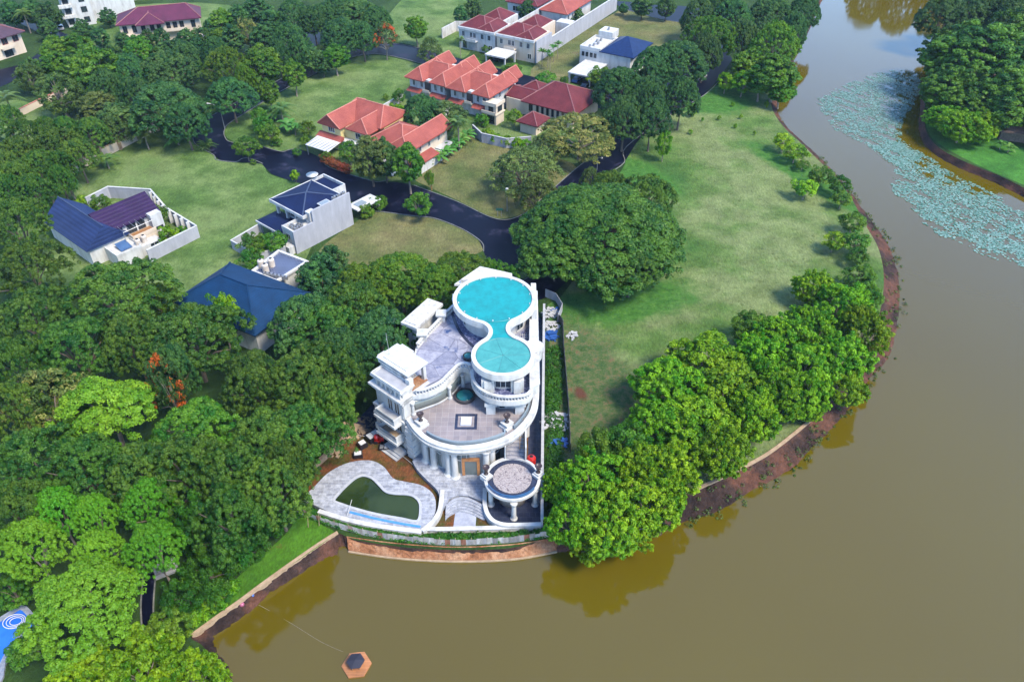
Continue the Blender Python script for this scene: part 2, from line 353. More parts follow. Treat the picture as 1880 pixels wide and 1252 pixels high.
def poolw(name, c1, c2):
    m, t, b = nodes(name); v = coord(t, 'Object'); t.links.new(ramp(t, noise(t, v, .25, 3, .5), [(.4, c1), (.6, c2)]), b.inputs["Base Color"])
    b.inputs["Roughness"].default_value = .03; b.inputs["IOR"].default_value = 1.333; return m
MT['pool_green'] = poolw('green_pool_water', (.012, .022, .006), (.022, .036, .012))
MT['pool_blue'] = poolw('blue_pool_water', (.012, .075, .36), (.02, .11, .46))
MT['lily'] = None
def leafmat(name, a, b_, var=.12, trans=.25, rough=.5, c3=None):
    a, b_ = dim(a), dim(b_); c3 = dim(c3) if c3 else None
    m, t, b = nodes(name); at = nn(t, "Attribute", attribute_name="tone"); oi = nn(t, "ObjectInfo")
    stops = [(0.12, a), (.88, b_)] if c3 is None else [(0.1, a), (.62, b_), (.66, c3), (.9, c3)]
    col = ramp(t, at.outputs["Fac"], stops)
    hs = nn(t, "HueSaturation"); t.links.new(col, hs.inputs["Color"])
    mr = nn(t, "MapRange"); t.links.new(oi.outputs["Random"], mr.inputs[0]); mr.inputs[3].default_value = 1 - var * 1.6; mr.inputs[4].default_value = 1 + var * 1.6
    t.links.new(mr.outputs[0], hs.inputs["Value"])
    m2 = nn(t, "Math", operation='MULTIPLY'); m2.inputs[1].default_value = 7.31; t.links.new(oi.outputs["Random"], m2.inputs[0])
    fr_ = nn(t, "Math", operation='FRACT'); t.links.new(m2.outputs[0], fr_.inputs[0])
    mh = nn(t, "MapRange"); t.links.new(fr_.outputs[0], mh.inputs[0]); mh.inputs[3].default_value = .5 - var * .16; mh.inputs[4].default_value = .5 + var * .16
    t.links.new(mh.outputs[0], hs.inputs["Hue"])
    t.links.new(hs.outputs[0], b.inputs["Base Color"]); b.inputs["Roughness"].default_value = rough; b.inputs["Specular IOR Level"].default_value = .18
    tr = nn(t, "BsdfTranslucent"); t.links.new(hs.outputs[0], tr.inputs[0]); ms = nn(t, "MixShader"); ms.inputs[0].default_value = trans
    out = t.nodes["Material Output"]; t.links.new(b.outputs[0], ms.inputs[1]); t.links.new(tr.outputs[0], ms.inputs[2]); t.links.new(ms.outputs[0], out.inputs[0])
    return m
LF = {
 'dark': leafmat('dark_leaves', (.020, .098, .014), (.125, .245, .024)),
 'mid': leafmat('mid_green_leaves', (.032, .145, .012), (.15, .30, .018)),
 'blue': leafmat('blue_green_leaves', (.016, .090, .028), (.095, .225, .045)),
 'lime': leafmat('lime_leaves', (.065, .26, .010), (.20, .45, .024)),
 'lake': leafmat('fresh_green_leaves', (.060, .23, .005), (.29, .52, .014)),
 'lush': leafmat('lush_leaves', (.024, .11, .016), (.14, .30, .024)),
 'olive': leafmat('olive_leaves', (.050, .115, .024), (.16, .24, .05)),
 'gold': leafmat('golden_flowering_leaves', (.065, .125, .024), (.20, .26, .05), c3=(.34, .35, .09)),
 'flame': leafmat('orange_flowering_leaves', (.030, .085, .022), (.085, .15, .03), c3=(.55, .085, .02)),
 'red': leafmat('red_leaves', (.20, .06, .025), (.50, .13, .06)),
 'palm': leafmat('palm_leaves', (.05, .14, .035), (.20, .32, .07)),
 'banana': leafmat('banana_leaves', (.05, .20, .03), (.18, .40, .07)),
 'vine': leafmat('creeper_leaves', (.022, .11, .010), (.085, .23, .016)),
}
MT['lily'] = leafmat('lily_pads', (.055, .17, .12), (.27, .42, .37), .05, .0, .35)

# ------------------------------------------------------------------ the setting: land, lake, banks, roads, lawns
WZ = -1.5
SHORE = [((413,1262),(432,1262)),((401,1224),(421,1229)),((372,1185),(400,1195)),((352,1167),(393,1168)),((400,1132),(426,1146)),((440,1104),(467,1117)),((480,1074),(497,1087)),
 ((530,1038),(545,1058)),((570,1010),(577,1036)),((600,990),(609,1021)),((622,979),(634,1019)),((650,990),(656,1013)),((731,1003),(731,1024)),((800,1008),(800,1029)),((870,1009),(870,1029)),((941,1005),(941,1025)),
 ((1000,990),(985,1026)),((1060,972),(1028,1013)),((1120,955),(1100,1003)),((1195,935),(1195,989)),((1240,915),(1255,959)),((1280,897),(1319,940)),((1347,867),(1379,903)),((1407,835),(1451,863)),
 ((1459,796),(1499,815)),((1515,748),(1539,775)),((1550,705),(1571,732)),((1580,660),(1603,688)),((1605,610),(1635,650)),((1620,550),(1652,560)),((1622,500),(1648,495)),((1612,455),(1632,450)),
 ((1590,415),(1605,412)),((1560,360),(1566,358)),((1530,322),(1536,321)),((1500,292),(1506,290)),((1465,258),(1471,257)),((1440,235),(1446,234)),((1420,205),(1428,205)),((1414,170),(1430,170)),
 ((1425,140),(1440,140)),((1455,100),(1465,100)),((1478,60),(1484,60)),((1496,20),(1501,20)),((1510,-10),(1515,-10)),((1530,-40),(1535,-40))]
topl = [P(a[0], a[1], 0) for a, b in SHORE]; botl = [P(b[0], b[1], WZ) for a, b in SHORE]
def bank_mesh(top, bot, seed, rough=.35):
    rnd = random.Random(seed); mb = MB(); A = smooth(top, 8); B = smooth(bot, 8); rows = []
    for k in range(7):
        t = k / 4.0; row = []
        for a, b in zip(A, B):
            x = a[0] + (b[0] - a[0]) * t; y = a[1] + (b[1] - a[1]) * t; z = -.02 + (WZ - .02) * (t ** .8 if t <= 1 else 1 + (t - 1) * 1.6)
            if -23 < x < 5 and y < 71 and k: z -= .7
            j = rough if 0 < k else 0
            row.append((x + rnd.uniform(-j, j), y + rnd.uniform(-j, j), z + rnd.uniform(-j, j) * .3 * (k > 0)))
        rows.append(row)
    n = len(A); vs = [p for r_ in rows for p in r_]; fs = [(k * n + i, k * n + i + 1, (k + 1) * n + i + 1, (k + 1) * n + i) for k in range(6) for i in range(n - 1)]
    mb.add(vs, fs); return mb
st = smooth(topl, 8)
land = [(-900, -200), (-60, -200), (-40, 20)] + [p[:2] for p in st] + [(190, 900), (-900, 900)]
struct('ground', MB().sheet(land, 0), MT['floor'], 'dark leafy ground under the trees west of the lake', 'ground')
struct('lake_bank', bank_mesh(topl, botl, 3, .14), MT['mud'], 'muddy brown lake bank sloping from the lawn to the water', 'bank', flat=False)
RB = [(2060,425),(1960,385),(1880,345),(1835,323),(1790,305),(1750,287),(1720,268),(1702,245),(1697,215),(1701,170),(1712,120),(1728,75),(1740,40),(1748,8),(1740,-12),(1690,-26),(1620,-33),(1560,-40)]
rtop = [P(a, b, 0) for a, b in RB]; rt = smooth(rtop, 6)
rbot = []
for p, q in zip(rtop, offset(rtop, .9)): rbot.append((q[0], q[1], WZ))
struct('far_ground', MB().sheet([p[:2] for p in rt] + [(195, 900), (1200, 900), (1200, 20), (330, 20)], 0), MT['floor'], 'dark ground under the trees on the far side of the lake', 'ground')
struct('far_bank', bank_mesh(rtop, rbot, 5, .2), MT['mud'], 'low dark bank on the far side of the lake', 'bank', flat=False)
struct('lake', MB().sheet([(-120, -200), (700, -200), (700, 620), (-120, 620)], WZ), MT['water'], 'olive brown lake with tree reflections', 'lake')
struct('lake_bed', MB().sheet([(-140, -220), (720, -220), (720, 640), (-140, 640)], -4.5), MT['mud'], 'muddy lake bed below the water', 'lake bed')

def lawn(name, px, mat, label, z=.012, cat='lawn', closed=True):
    return struct(name, MB().sheet([p[:2] for p in smooth(PP(px), 4, True)], z), mat, label, cat)
lawn('lawn', [(135,322),(285,245),(350,252),(358,266),(392,286),(396,294),(430,299),(482,302),(492,318),(530,332),(590,352),(560,480),(470,540),(330,560),(240,530),(60,510),(40,380)], MT['g_lawn'], 'mown green lawn between the gable house and the blue roofed grey house')
lawn('lawn', [(411,240),(425,224),(520,168),(640,110),(690,102),(737,110),(785,126),(800,150),(720,200),(620,260),(560,285),(515,278),(480,268),(425,258)], MT['g_lawn'], 'long green lawn beside the curved road behind the orange roofed houses', .014)
lawn('lawn', [(690,74),(720,20),(760,-10),(860,-20),(875,60),(850,108),(795,94),(740,80)], MT['g_lawn'], 'green lawn at the top beside the cream house', .016)
lawn('lawn', [(975,128),(1060,66),(1130,24),(1150,18),(1222,38),(1300,44),(1260,80),(1180,100),(1070,125),(1010,165)], MT['g_dry'], 'yellowish lawn along the tall pale side wall', .018)
lawn('lawn', [(760,325),(800,290),(870,248),(920,262),(1050,300),(1040,330),(985,372),(962,391),(930,401),(897,396),(840,368),(790,345)], MT['g_dry'], 'dry lawn at the corner of the road behind the white mansion', .02)
lawn('lawn', [(585,462),(650,410),(690,390),(760,398),(800,403),(850,423),(880,444),(884,462),(800,490),(700,500),(610,500)], MT['g_dry'], 'dry brown lawn right of the grey party wall', .022)
fieldpx = [(1130,330),(1148,300),(1152,268),(1232,212),(1322,155),(1410,160)]
FIELD = [p[:2] for p in smooth(PP(fieldpx), 4)]
i0 = [k for k, s in enumerate(SHORE) if s[0] == (1414,170)][0]; i1 = [k for k, s in enumerate(SHORE) if s[0] == (1060,972)][0]
FIELD += [p[:2] for p in st[i1 * 8:i0 * 8 + 1][::-1]]
FIELD += [p[:2] for p in PP([(1030,985),(1010,900),(1012,700),(1005,560),(1030,545),(1060,505),(1110,460)])]
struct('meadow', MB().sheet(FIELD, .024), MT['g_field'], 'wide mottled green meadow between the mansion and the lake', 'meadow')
lawn('verge', [(430,1066),(520,985),(552,950),(600,968),(612,982),(560,1020),(500,1060),(440,1103),(380,1145),(360,1150)], MT['g_bright'], 'bright green grass verge above the retaining wall', .026, 'verge')
lawn('verge', [(948,505),(985,492),(1012,480),(1035,470),(1030,478),(960,512)], MT['g_lawn'], 'thin green grass island between two roads', .05, 'verge')
lawn('riverbank_grass', [(2050,415),(1880,340),(1790,301),(1722,264),(1705,243),(1702,225),(1730,215),(1800,240),(1900,280),(2060,330)], MT['g_bank'], 'green grass slope along the far bank', .012, 'grass bank')
lawn('garden', [(420,262),(520,282),(560,288),(600,310),(690,332),(740,330),(760,320),(880,250),(960,265),(1060,300),(1100,190),(960,120),(760,120),(690,190),(600,240)], MT['g_lawn'], 'garden ground around the orange roofed houses', .008, 'garden')
lawn('garden', [(0,190),(60,190),(130,230),(60,260),(0,250)], MT['g_lawn'], 'small green garden behind the brown wall', .008, 'garden')
lawn('garden', [(150,20),(420,10),(450,100),(240,110),(160,70)], MT['g_lawn'], 'green garden around the purple roofed house', .008, 'garden')

ROADS = [
 ([(355,247),(365,228),(400,207),(450,180),(500,154),(560,124),(620,97),(680,82),(735,82),(790,95),(860,112),(950,135),(1060,160),(1140,178)],
  [(412,244),(421,227),(470,196),(520,166),(580,135),(640,108),(690,100),(738,108),(790,122),(850,135),(945,158),(1050,188),(1130,205)], 'dark wet road curving behind the long lawn'),
 ([(412,240),(413,252),(425,262),(480,269),(515,279),(530,276),(548,273),(592,292),(605,308),(680,332),(715,334),(760,341),(840,371),(897,398),(930,404),(960,394),(985,374),(1052,315),(1090,286),(1112,276),(1160,215),(1210,165),(1262,120),(1310,60)],
  [(355,243),(358,264),(392,285),(398,294),(432,298),(482,301),(493,317),(530,331),(600,352),(650,372),(700,388),(760,397),(800,402),(850,422),(884,445),(890,470),(960,450),(1020,400),(1112,320),(1146,298),(1175,255),(1230,212),(1292,176),(1345,110)], 'dark wet asphalt road running past the grey house to the lake meadow'),
 ([(895,440),(940,430),(1000,420)], [(893,475),(935,490),(1030,440)], 'wet road junction behind the white mansion'),
 ([(950,530),(975,505),(1022,480),(1055,455),(1090,420)], [(985,552),(1012,542),(1055,505),(1095,480),(1140,440)], 'dark driveway leading to the white mansion'),
 ([(1125,2),(1200,8),(1300,16),(1350,22)], [(1140,16),(1222,38),(1300,46),(1345,52)], 'blue grey road at the top beside the yellowish lawn'),
 ([(470,115),(520,88),(560,62),(600,20)], [(495,135),(545,105),(590,78),(630,30)], 'shaded side road among the trees'),
 ([(-10,130),(40,118),(75,95)], [(-10,165),(40,142),(90,110)], 'shaded road by the left trees'),
 ([(20,35),(60,55),(100,75)], [(30,25),(80,45),(125,65)], 'grey road by the white block'),
]
for k, (a, b, lab) in enumerate(ROADS):
    A = resample(smooth(PP(a), 5), 70); B = resample(smooth(PP(b), 5), 70); zz = .036 + .004 * k
    struct('road', MB().strip([(p[0], p[1], zz) for p in A], [(p[0], p[1], zz) for p in B]), MT['asphalt'], lab, 'road')
def kerb(px, label, n=5):
    struct('kerb', MB().band([p[:2] for p in smooth(PP(px), n)], -.09, .09, 0, .13), MT['kerb'], label, 'kerb')
kerb([(355,247),(365,228),(400,207),(450,180),(500,154),(560,124),(620,97),(680,82),(735,82),(790,95)], 'pale kerb on the tree side of the curved road')
kerb([(480,269),(425,262),(413,252),(412,240),(421,227),(470,196),(520,166),(580,135),(640,108),(690,100),(738,108),(790,122)], 'pale kerb along the long lawn')
kerb([(480,269),(515,279),(530,276),(546,273)], 'pale kerb around the planted island')
kerb([(355,243),(358,264),(392,285),(398,294),(432,298),(445,292),(460,292),(482,301)], 'pale kerb at the bulb of the road')
kerb([(592,292),(605,308),(680,332),(700,334),(715,330)], 'pale kerb in front of the red hedge')
kerb([(760,341),(840,371),(897,398),(930,404),(960,394),(985,374),(1052,315),(1090,286),(1112,276)], 'pale kerb around the corner lawn')
kerb([(690,388),(760,397),(800,402),(850,422),(884,445),(888,462)], 'pale kerb of the dry brown lawn')
kerb([(1112,322),(1146,299),(1150,270),(1230,212),(1292,176),(1320,150)], 'pale kerb along the lake meadow')
kerb([(955,518),(985,502),(1022,482),(1040,468)], 'pale kerb of the grass island')
kerb([(1140,16),(1222,38),(1300,46)], 'pale kerb of the top road')

def wall_line(name, px, th, z1, mat, label, cat='wall', z0=-.3, n=1, kind=None, cap=None):
    line = [p[:2] for p in (smooth(PP(px), n) if n > 1 else PP(px))]
    t = thing(name, label, cat, (line[0][0], line[0][1], 0))
    MB().band(line, -th / 2, th / 2, z0, z1).build('wall', mat, t)
    MB().band(line, -th / 2 - .05, th / 2 + .05, z1, z1 + .12).build('coping', cap or mat, t)
    return t, line
wall_line('retaining_wall', [(352,1167),(400,1132),(440,1104),(480,1074),(530,1038),(570,1010),(600,990),(620,978)], .3, .1, MT['tan'], 'low tan stone retaining wall edging the bright grass verge', n=5, z0=-1.2)
wall_line('retaining_wall', [(1277,899),(1347,867),(1407,835),(1459,796),(1515,749)], .35, .1, MT['tan'], 'pale stone retaining wall between lake trees and mud bank', n=6, z0=-1.2)
sa = resample(smooth(PP([(636,984),(700,993),(760,999),(830,1003),(900,1001),(960,996),(1025,985)], .10), 5), 60); sb = resample(smooth(PP([(640,1010),(700,1019),(760,1025),(830,1028),(900,1027),(960,1022),(1022,1010)], -1.25), 5), 60)
sh = MB(); rs_ = random.Random(2); rows = [[tuple(p + (q_ - p) * k / 6 + (rs_.uniform(-.05, .05) if 0 < k < 6 else 0) for p, q_ in zip(a, b)) for a, b in zip(sa, sb)] for k in range(7)]
for r0_, r1_ in zip(rows, rows[1:]): sh.strip(r0_, r1_)
struct('shelf', sh, MT['clay'], 'red brown sloping earth shelf between the metal fence and the lake', 'soil')
ed = thing('dock_edge', 'thin pale concrete edge of the red earth shelf at the waterline', 'edging', (sb[30][0], sb[30][1], -1.4))
MB().band([p[:2] for p in sb], -.22, .0, -2.6, -1.28).build('edge', MT['tan'], ed)
lb = wall_line('garden_wall', [(120,327),(160,305),(200,285),(245,262),(290,240)], .3, 2.2, MT['cream'], 'long brownish garden wall with piers on the left edge of the lawn', cap=MT['tan'])[0]
for q in range(6):
    p = P(120 + 170 * q / 5, 327 - 87 * q / 5); MB().box(p[0] - .35, p[0] + .35, p[1] - .35, p[1] + .35, -.1, 2.9).build('pier', MT['tan'], lb)
wall_line('garden_wall', [(40,213),(70,198),(98,185),(125,172)], .3, 1.8, MT['cream'], 'orange capped cream wall below the pale willowy tree', cap=MT['ridge_o'])

# ------------------------------------------------------------------ windows and doors
def window(parent, fr, plane, at, sgn, a0, a1, z0, z1, fm=None, gm=None, bars=1, name='window'):
    fm = fm or MT['frame']; gm = gm or MT['glass']; d0, d1 = (at - .02, at + .07 * sgn); lo, hi = min(d0, d1), max(d0, d1)
    mb = MB(fr); w_ = .09
    def bx(m, p0, p1, q0, q1, e0=0.0):
        l2, h2 = (lo + e0 * (sgn < 0), hi - e0 * (sgn > 0))
        m.box(p0, p1, l2, h2, q0, q1) if plane == 'v' else m.box(l2, h2, p0, p1, q0, q1)
    bx(mb, a0 - w_, a1 + w_, z0 - w_, z0); bx(mb, a0 - w_, a1 + w_, z1, z1 + w_); bx(mb, a0 - w_, a0, z0, z1); bx(mb, a1, a1 + w_, z0, z1)
    for k in range(bars):
        c_ = a0 + (a1 - a0) * (k + 1) / (bars + 1); bx(mb, c_ - .035, c_ + .035, z0, z1)
    f = mb.build(name, fm, parent); pm = MB(fr); bx(pm, a0, a1, z0, z1, .045); pm.build('pane', gm, f); return f

# ------------------------------------------------------------------ the white lakeside mansion
Z0, Z1, Z2, Z3 = 0.8, 7.0, 10.4, 14.0
man = thing('mansion', 'white lakeside mansion with two round turquoise roofs, curved terraces and balustrades', 'mansion', (-5, 85, 0))
WH = MT['white']
arc1 = smooth([(-13.0,78.6),(-11.5,77.6),(-9.9,76.2),(-8.1,75.3),(-6.3,75.0),(-4.2,75.3),(-2.4,76.4),(-1.2,78.4)], 5)
body1 = arc1 + [(-.4,80.5),(2.6,83.0),(3.3,104),(0,106),(-8.6,103),(-14,92),(-15.2,83)]
MB().prism(body1, -.3, 6.2).build('wall', WH, man)
cor1 = smooth([(-14.9,79.4),(-13.5,77.1),(-11.8,75.3),(-9.5,74.1),(-7.1,73.6),(-4.0,74.0),(-1.0,75.2),(1.1,77.0),(2.9,79.9),(3.7,83.0),(4.0,88.8)], 5)
slab1 = cor1 + [(3.9,104),(0,106.6),(-9,103.6),(-15,92),(-15.6,83)]
MB().prism(offset(slab1, .45, True), 5.9, 6.25).prism(slab1, 6.25, 6.98).build('cornice', WH, man)
MB().band(cor1, 0, .75, 6.98, 7.38).band(cor1, -.12, .3, 6.72, 6.9).build('parapet', WH, man)
MB().sheet(offset(slab1, .8, True), 7.02).build('terrace_floor', MT['terrace'], man)
def arcpart(line, a, b): n = len(line); return line[int(a * (n - 1)):int(b * (n - 1)) + 1]
inner = offset(cor1, 1.0)
for a, b in ((.16, .62), (.70, .98)):
    MB().band(arcpart(inner, a, b), 0, .22, 7.0, 7.75).build('glass_parapet', MT['glass_pale'], man)
for c_ in ((-12.7, 78.5), (-.7, 78.2)):
    MB().lathe((c_[0], c_[1], 0), [(1.15, 6.98), (1.15, 7.35), (.8, 7.4), (.8, 7.75), (.95, 7.8), (.95, 7.95)], 4).build('pedestal', WH, man)
sk = MB().band([(-8.0,77.7),(-4.9,77.7),(-4.9,80.7),(-8.0,80.7)], 0, .55, 7.02, 7.08, True).build('skylight', MT['dark_pave'], man)
MB().box(-7.2, -5.7, 78.4, 80.0, 7.03, 7.22).build('pane', basic('white_skylight_glass', (.72, .74, .80), None, 1, .3), sk)
# ground floor glazing and columns on the curved front
for a, b in ((.14, .30), (.42, .60), (.78, .92)):
    seg = arcpart(arc1, a, b); f = MB().band(seg, -.03, -.10, .9, 5.6).build('window', MT['glass_grey'], man)
    m = MB()
    for i in range(0, len(seg), 2): m.tube([(seg[i][0], seg[i][1] - .08, .9), (seg[i][0], seg[i][1] - .08, 5.6)], .05, 4)
    m.band(seg, -.08, -.16, 3.6, 3.75).band(seg, -.08, -.16, 5.5, 5.65).band(seg, -.08, -.16, .85, .95).build('frame', MT['frame'], f)
dr = MB().box(-7.0, -6.6, 74.72, 74.98, .8, 3.7).box(-4.9, -4.5, 74.72, 74.98, .8, 3.7).box(-7.0, -4.5, 74.72, 74.98, 3.7, 4.2).build('door_frame', MT['wood_or'], man)
MB().box(-6.6, -4.9, 74.80, 74.9, .85, 3.7).build('door', MT['glass_grey'], dr)
def column(x, y, z0, z1, r, parent, name='column'):
    MB().lathe((x, y, 0), [(r * 1.5, z0), (r * 1.5, z0 + .25), (r * 1.15, z0 + .4), (r, z0 + .6), (r * .9, z1 - .6), (r * 1.1, z1 - .5), (r * 1.45, z1 - .2), (r * 1.45, z1)], 16).build(name, WH, parent, flat=True)
for x, y in ((-8.9,75.1),(-8.0,74.6),(-3.6,74.8),(-2.8,75.4),(-11.1,76.6),(-12.3,77.6)): column(x, y, .6, 5.95, .5, man)
# terrace level: curved wall under the S balcony
pan = smooth([(-14.4,80.7),(-13.2,81.3),(-12.4,81.7),(-10.3,82.9),(-8.6,84.8),(-7.8,86.4),(-6.3,87.3),(-5.2,86.6),(-4.6,84.6),(-3.3,82.6),(-1.2,81.9),(1.2,81.9),(2.8,83.4)], 6)
body2 = pan + [(3.2,104),(0,105.6),(-8.2,102.4),(-13.9,91.5),(-14.6,84)]
MB().prism(body2, 7.0, 9.35).build('upper_wall', WH, man)
for a, b in ((.05, .30), (.32, .44)):
    seg = arcpart(pan, a, b); f = MB().band(seg, -.02, -.10, 7.55, 9.15).build('grey_panel', MT['glass_grey'], man, False)
    MB().band(seg, -.10, -.2, 7.3, 7.5).build('sill', WH, f)
for a in (.03, .31, .455): q = pan[int(a * (len(pan) - 1))]; column(q[0] + .1, q[1] - .25, 7.0, 9.4, .24, man)
for x in (-3.0, 1.1):
    MB().box(x - .65, x + .65, 80.6, 82.2, 7.0, 8.6).box(x - .85, x + .85, 80.5, 82.2, 8.6, 9.2).build('pier', WH, man)
window(man, Fr((0, 0, 0), 0), 'v', 81.9, -1, -1.8, .2, 7.1, 9.0)
# upper terrace slab, S-shaped balcony and round balcony
srail = smooth([(-14.2,80.9),(-12.2,81.1),(-10.0,82.6),(-8.7,84.6),(-7.6,86.3),(-6.6,86.6),(-6.0,85.4),(-5.75,83.6),(-5.2,82.2),(-4.2,80.9),(-2.9,80.05),(-1.2,79.6),(.9,79.7),(2.4,80.3),(3.3,82.3)], 6)
slab2 = srail + [(3.7,88),(3.7,104),(0,106),(-8.6,102.7),(-14.4,91.5),(-15,84)]
MB().prism(slab2, 9.75, 10.38).prism(offset(slab2, .3, True), 9.3, 9.76).build('balcony_slab', WH, man)
MB().sheet(offset(slab2, .3, True), 10.42).build('terrace_floor', MT['deck'], man)
def balustrade(line, z, parent, gap=.42):
    line = [tuple(p[:2]) for p in line]
    m = MB().band(line, .02, .38, z - .04, z + .16).band(line, 0, .42, z + .78, z + 1.0); mid = offset(line, .2)
    L = sum(math.dist(a, b) for a, b in zip(mid, mid[1:]))
    for p in resample(mid, max(2, int(L / gap))): m.lathe((p[0], p[1], z), [(.06, .14), (.12, .35), (.06, .6), (.09, .8)], 6)
    return m.build('balustrade', WH, parent)
balustrade(arcpart(srail, .04, .40), 10.4, man); balustrade(arcpart(srail, .44, .985), 10.4, man)
lr = [(-8.6,102.2),(-9.6,100.6),(-14.0,92.0),(-14.4,90.6)]
balustrade([lr[0], (-10.7,98.6)], 10.4, man); balustrade([(-11.2,97.6),(-13.3,93.6)], 10.4, man); balustrade([(-13.6,92.9),(-14.3,91.2)], 10.4, man)
for x, y in ((-11.0,98.1),(-13.5,93.3),(-8.7,102.2)):
    MB().box(x - .6, x + .6, y - .6, y + .6, 10.4, 11.6).box(x - .8, x + .8, y - .8, y + .8, 11.6, 11.85).build('pedestal', WH, man)
# right hand parapet wall with its round bulge
MB().prism([(2.6,81.2),(3.75,82.2),(3.95,104),(3.0,104),(2.7,90)], 9.8, 11.5).prism([(2.45,81.0),(3.9,82.0),(4.1,104),(2.85,104),(2.55,90)], 11.5, 11.75).build('parapet', WH, man)
MB().lathe((3.2, 89.9, 0), [(1.0, 9.3), (1.25, 9.8), (1.25, 11.5), (1.5, 11.55), (1.5, 11.9)], 24).build('turret', WH, man)
MB().box(3.0, 3.8, 96.5, 103.5, 10.4, 13.6).build('upper_wall', WH, man)
# penthouse drums and the figure-eight canopy
C1, C2 = Vector((-2.7, 98.4)), Vector((-1.25, 85.1))
def fig8(off, R1=6.4, R2=4.5, rf=2.3, n=64):
    R1, R2, rf = R1 - off, R2 - off, rf + off
    D = (C2 - C1); d = D.length; e = D / d; nrm = Vector((-e.y, e.x)); a, b = R1 + rf, R2 + rf
    x = (d * d + a * a - b * b) / (2 * d); h = math.sqrt(a * a - x * x); pts = []
    def arc(c, r_, q0, q1, m):
        for i in range(m): q = q0 + (q1 - q0) * i / (m - 1); pts.append((c.x + r_ * math.cos(q), c.y + r_ * math.sin(q)))
    F1 = C1 + e * x + nrm * h; F2 = C1 + e * x - nrm * h
    an = lambda v: math.atan2(v.y, v.x)
    q0, q1 = an(F1 - C1), an(F2 - C1)
    while q1 < q0: q1 += 2 * math.pi
    arc(C1, R1, q0, q1, n)
    s0, s1 = an(C1 - F2), an(C2 - F2)
    while s1 > s0 + math.pi: s1 -= 2 * math.pi
    while s1 < s0 - math.pi: s1 += 2 * math.pi
    arc(F2, rf, s0, s1, 16)
    q0, q1 = an(F2 - C2), an(F1 - C2)
    while q1 < q0: q1 += 2 * math.pi
    arc(C2, R2, q0, q1, n)
    s0, s1 = an(C2 - F1), an(C1 - F1)
    while s1 > s0 + math.pi: s1 -= 2 * math.pi
    while s1 < s0 - math.pi: s1 += 2 * math.pi
    arc(F1, rf, s0, s1, 16)
    out = [pts[0]]
    for p in pts[1:]:
        if math.dist(p, out[-1]) > .02: out.append(p)
    return out[:-1] if math.dist(out[0], out[-1]) < .02 else out
cv = lambda off: fig8(off)
m = MB(); m.prism(cv(.35), 13.0, 13.35); m.prism(cv(0), 13.35, 14.1); m.build('roof_canopy', WH, man)
rim = cv(.02); inn = cv(.62); m = MB(); nR = 200
rim_ = resample(rim + [rim[0]], nR + 1)[:-1]; inn_ = resample(inn + [inn[0]], nR + 1)[:-1]
m.band(rim, 0, .6, 14.1, 14.42, True); m.build('roof_rim', WH, man)
def disc(c, r_, z, n=72): return [(c[0] + r_ * math.cos(2 * math.pi * i / n), c[1] + r_ * math.sin(2 * math.pi * i / n)) for i in range(n)]
MB().prism(inn, 14.105, 14.20).build('roof_glass', MT['teal_big'], man)
MB().prism(disc(C1, 5.78, 0), 14.205, 14.27).build('roof_glass', MT['teal_big'], man)
MB().prism(disc(C2, 3.86, 0), 14.205, 14.27).build('roof_glass', MT['teal_small'], man)
gb = MB(); seam = basic('teal_seam', (.03, .24, .26), None, 1, .5)
for k in range(7):
    q = math.pi * 2 * k / 7 + .05; gb.tube([(C2.x, C2.y, 14.275), (C2.x + 3.8 * math.cos(q), C2.y + 3.8 * math.sin(q), 14.275)], .03, 4)
for k in range(2): gb.tube([(C1.x + 5.7 * math.cos(q), C1.y + 5.7 * math.sin(q), 14.275) for q in [2 * math.pi * i / 72 for i in range(73)]], .04, 4) if k == 0 else gb.tube([(C2.x + 3.8 * math.cos(q), C2.y + 3.8 * math.sin(q), 14.275) for q in [2 * math.pi * i / 72 for i in range(73)]], .045, 4)
gb.build('glazing_bars', seam, man)
for k in range(14):
    q = 2 * math.pi * k / 14 + .2; MB().lathe((C1.x + 5.55 * math.cos(q), C1.y + 5.55 * math.sin(q), 14.27), [(.09, 0), (.09, .18), (.05, .22)], 8).build('roof_lamp', WH, man)
m = MB(); m.prism(disc(C1, 5.0, 0, 48), 10.4, 13.1); m.prism([(-3.4,93.5),(-1.0,93.6),(-.5,88.5),(-2.4,88.4)], 10.4, 13.1); m.prism(disc(C2, 2.9, 0, 40), 10.4, 13.05); m.build('penthouse_wall', WH, man)
for x, w0 in ((-3.35, .9), (.75, .9)):
    MB().box(x - w0, x + w0, 81.5, 83.2, 10.4, 12.7).box(x - .5, x + .5, 81.2, 81.5, 10.4, 12.7).build('pier', WH, man)
window(man, Fr((0, 0, 0), 0), 'v', 82.15, -1, -2.3, -.2, 10.9, 12.5, bars=2)
for q in (2.0, 2.5, 3.0, 3.5, 5.0, 5.6):
    fr = Fr((C1.x + 5.0 * math.cos(q), C1.y + 5.0 * math.sin(q), 0), q - math.pi / 2)
    window(man, fr, 'v', .0, 1, -.7, .7, 10.9, 12.7)
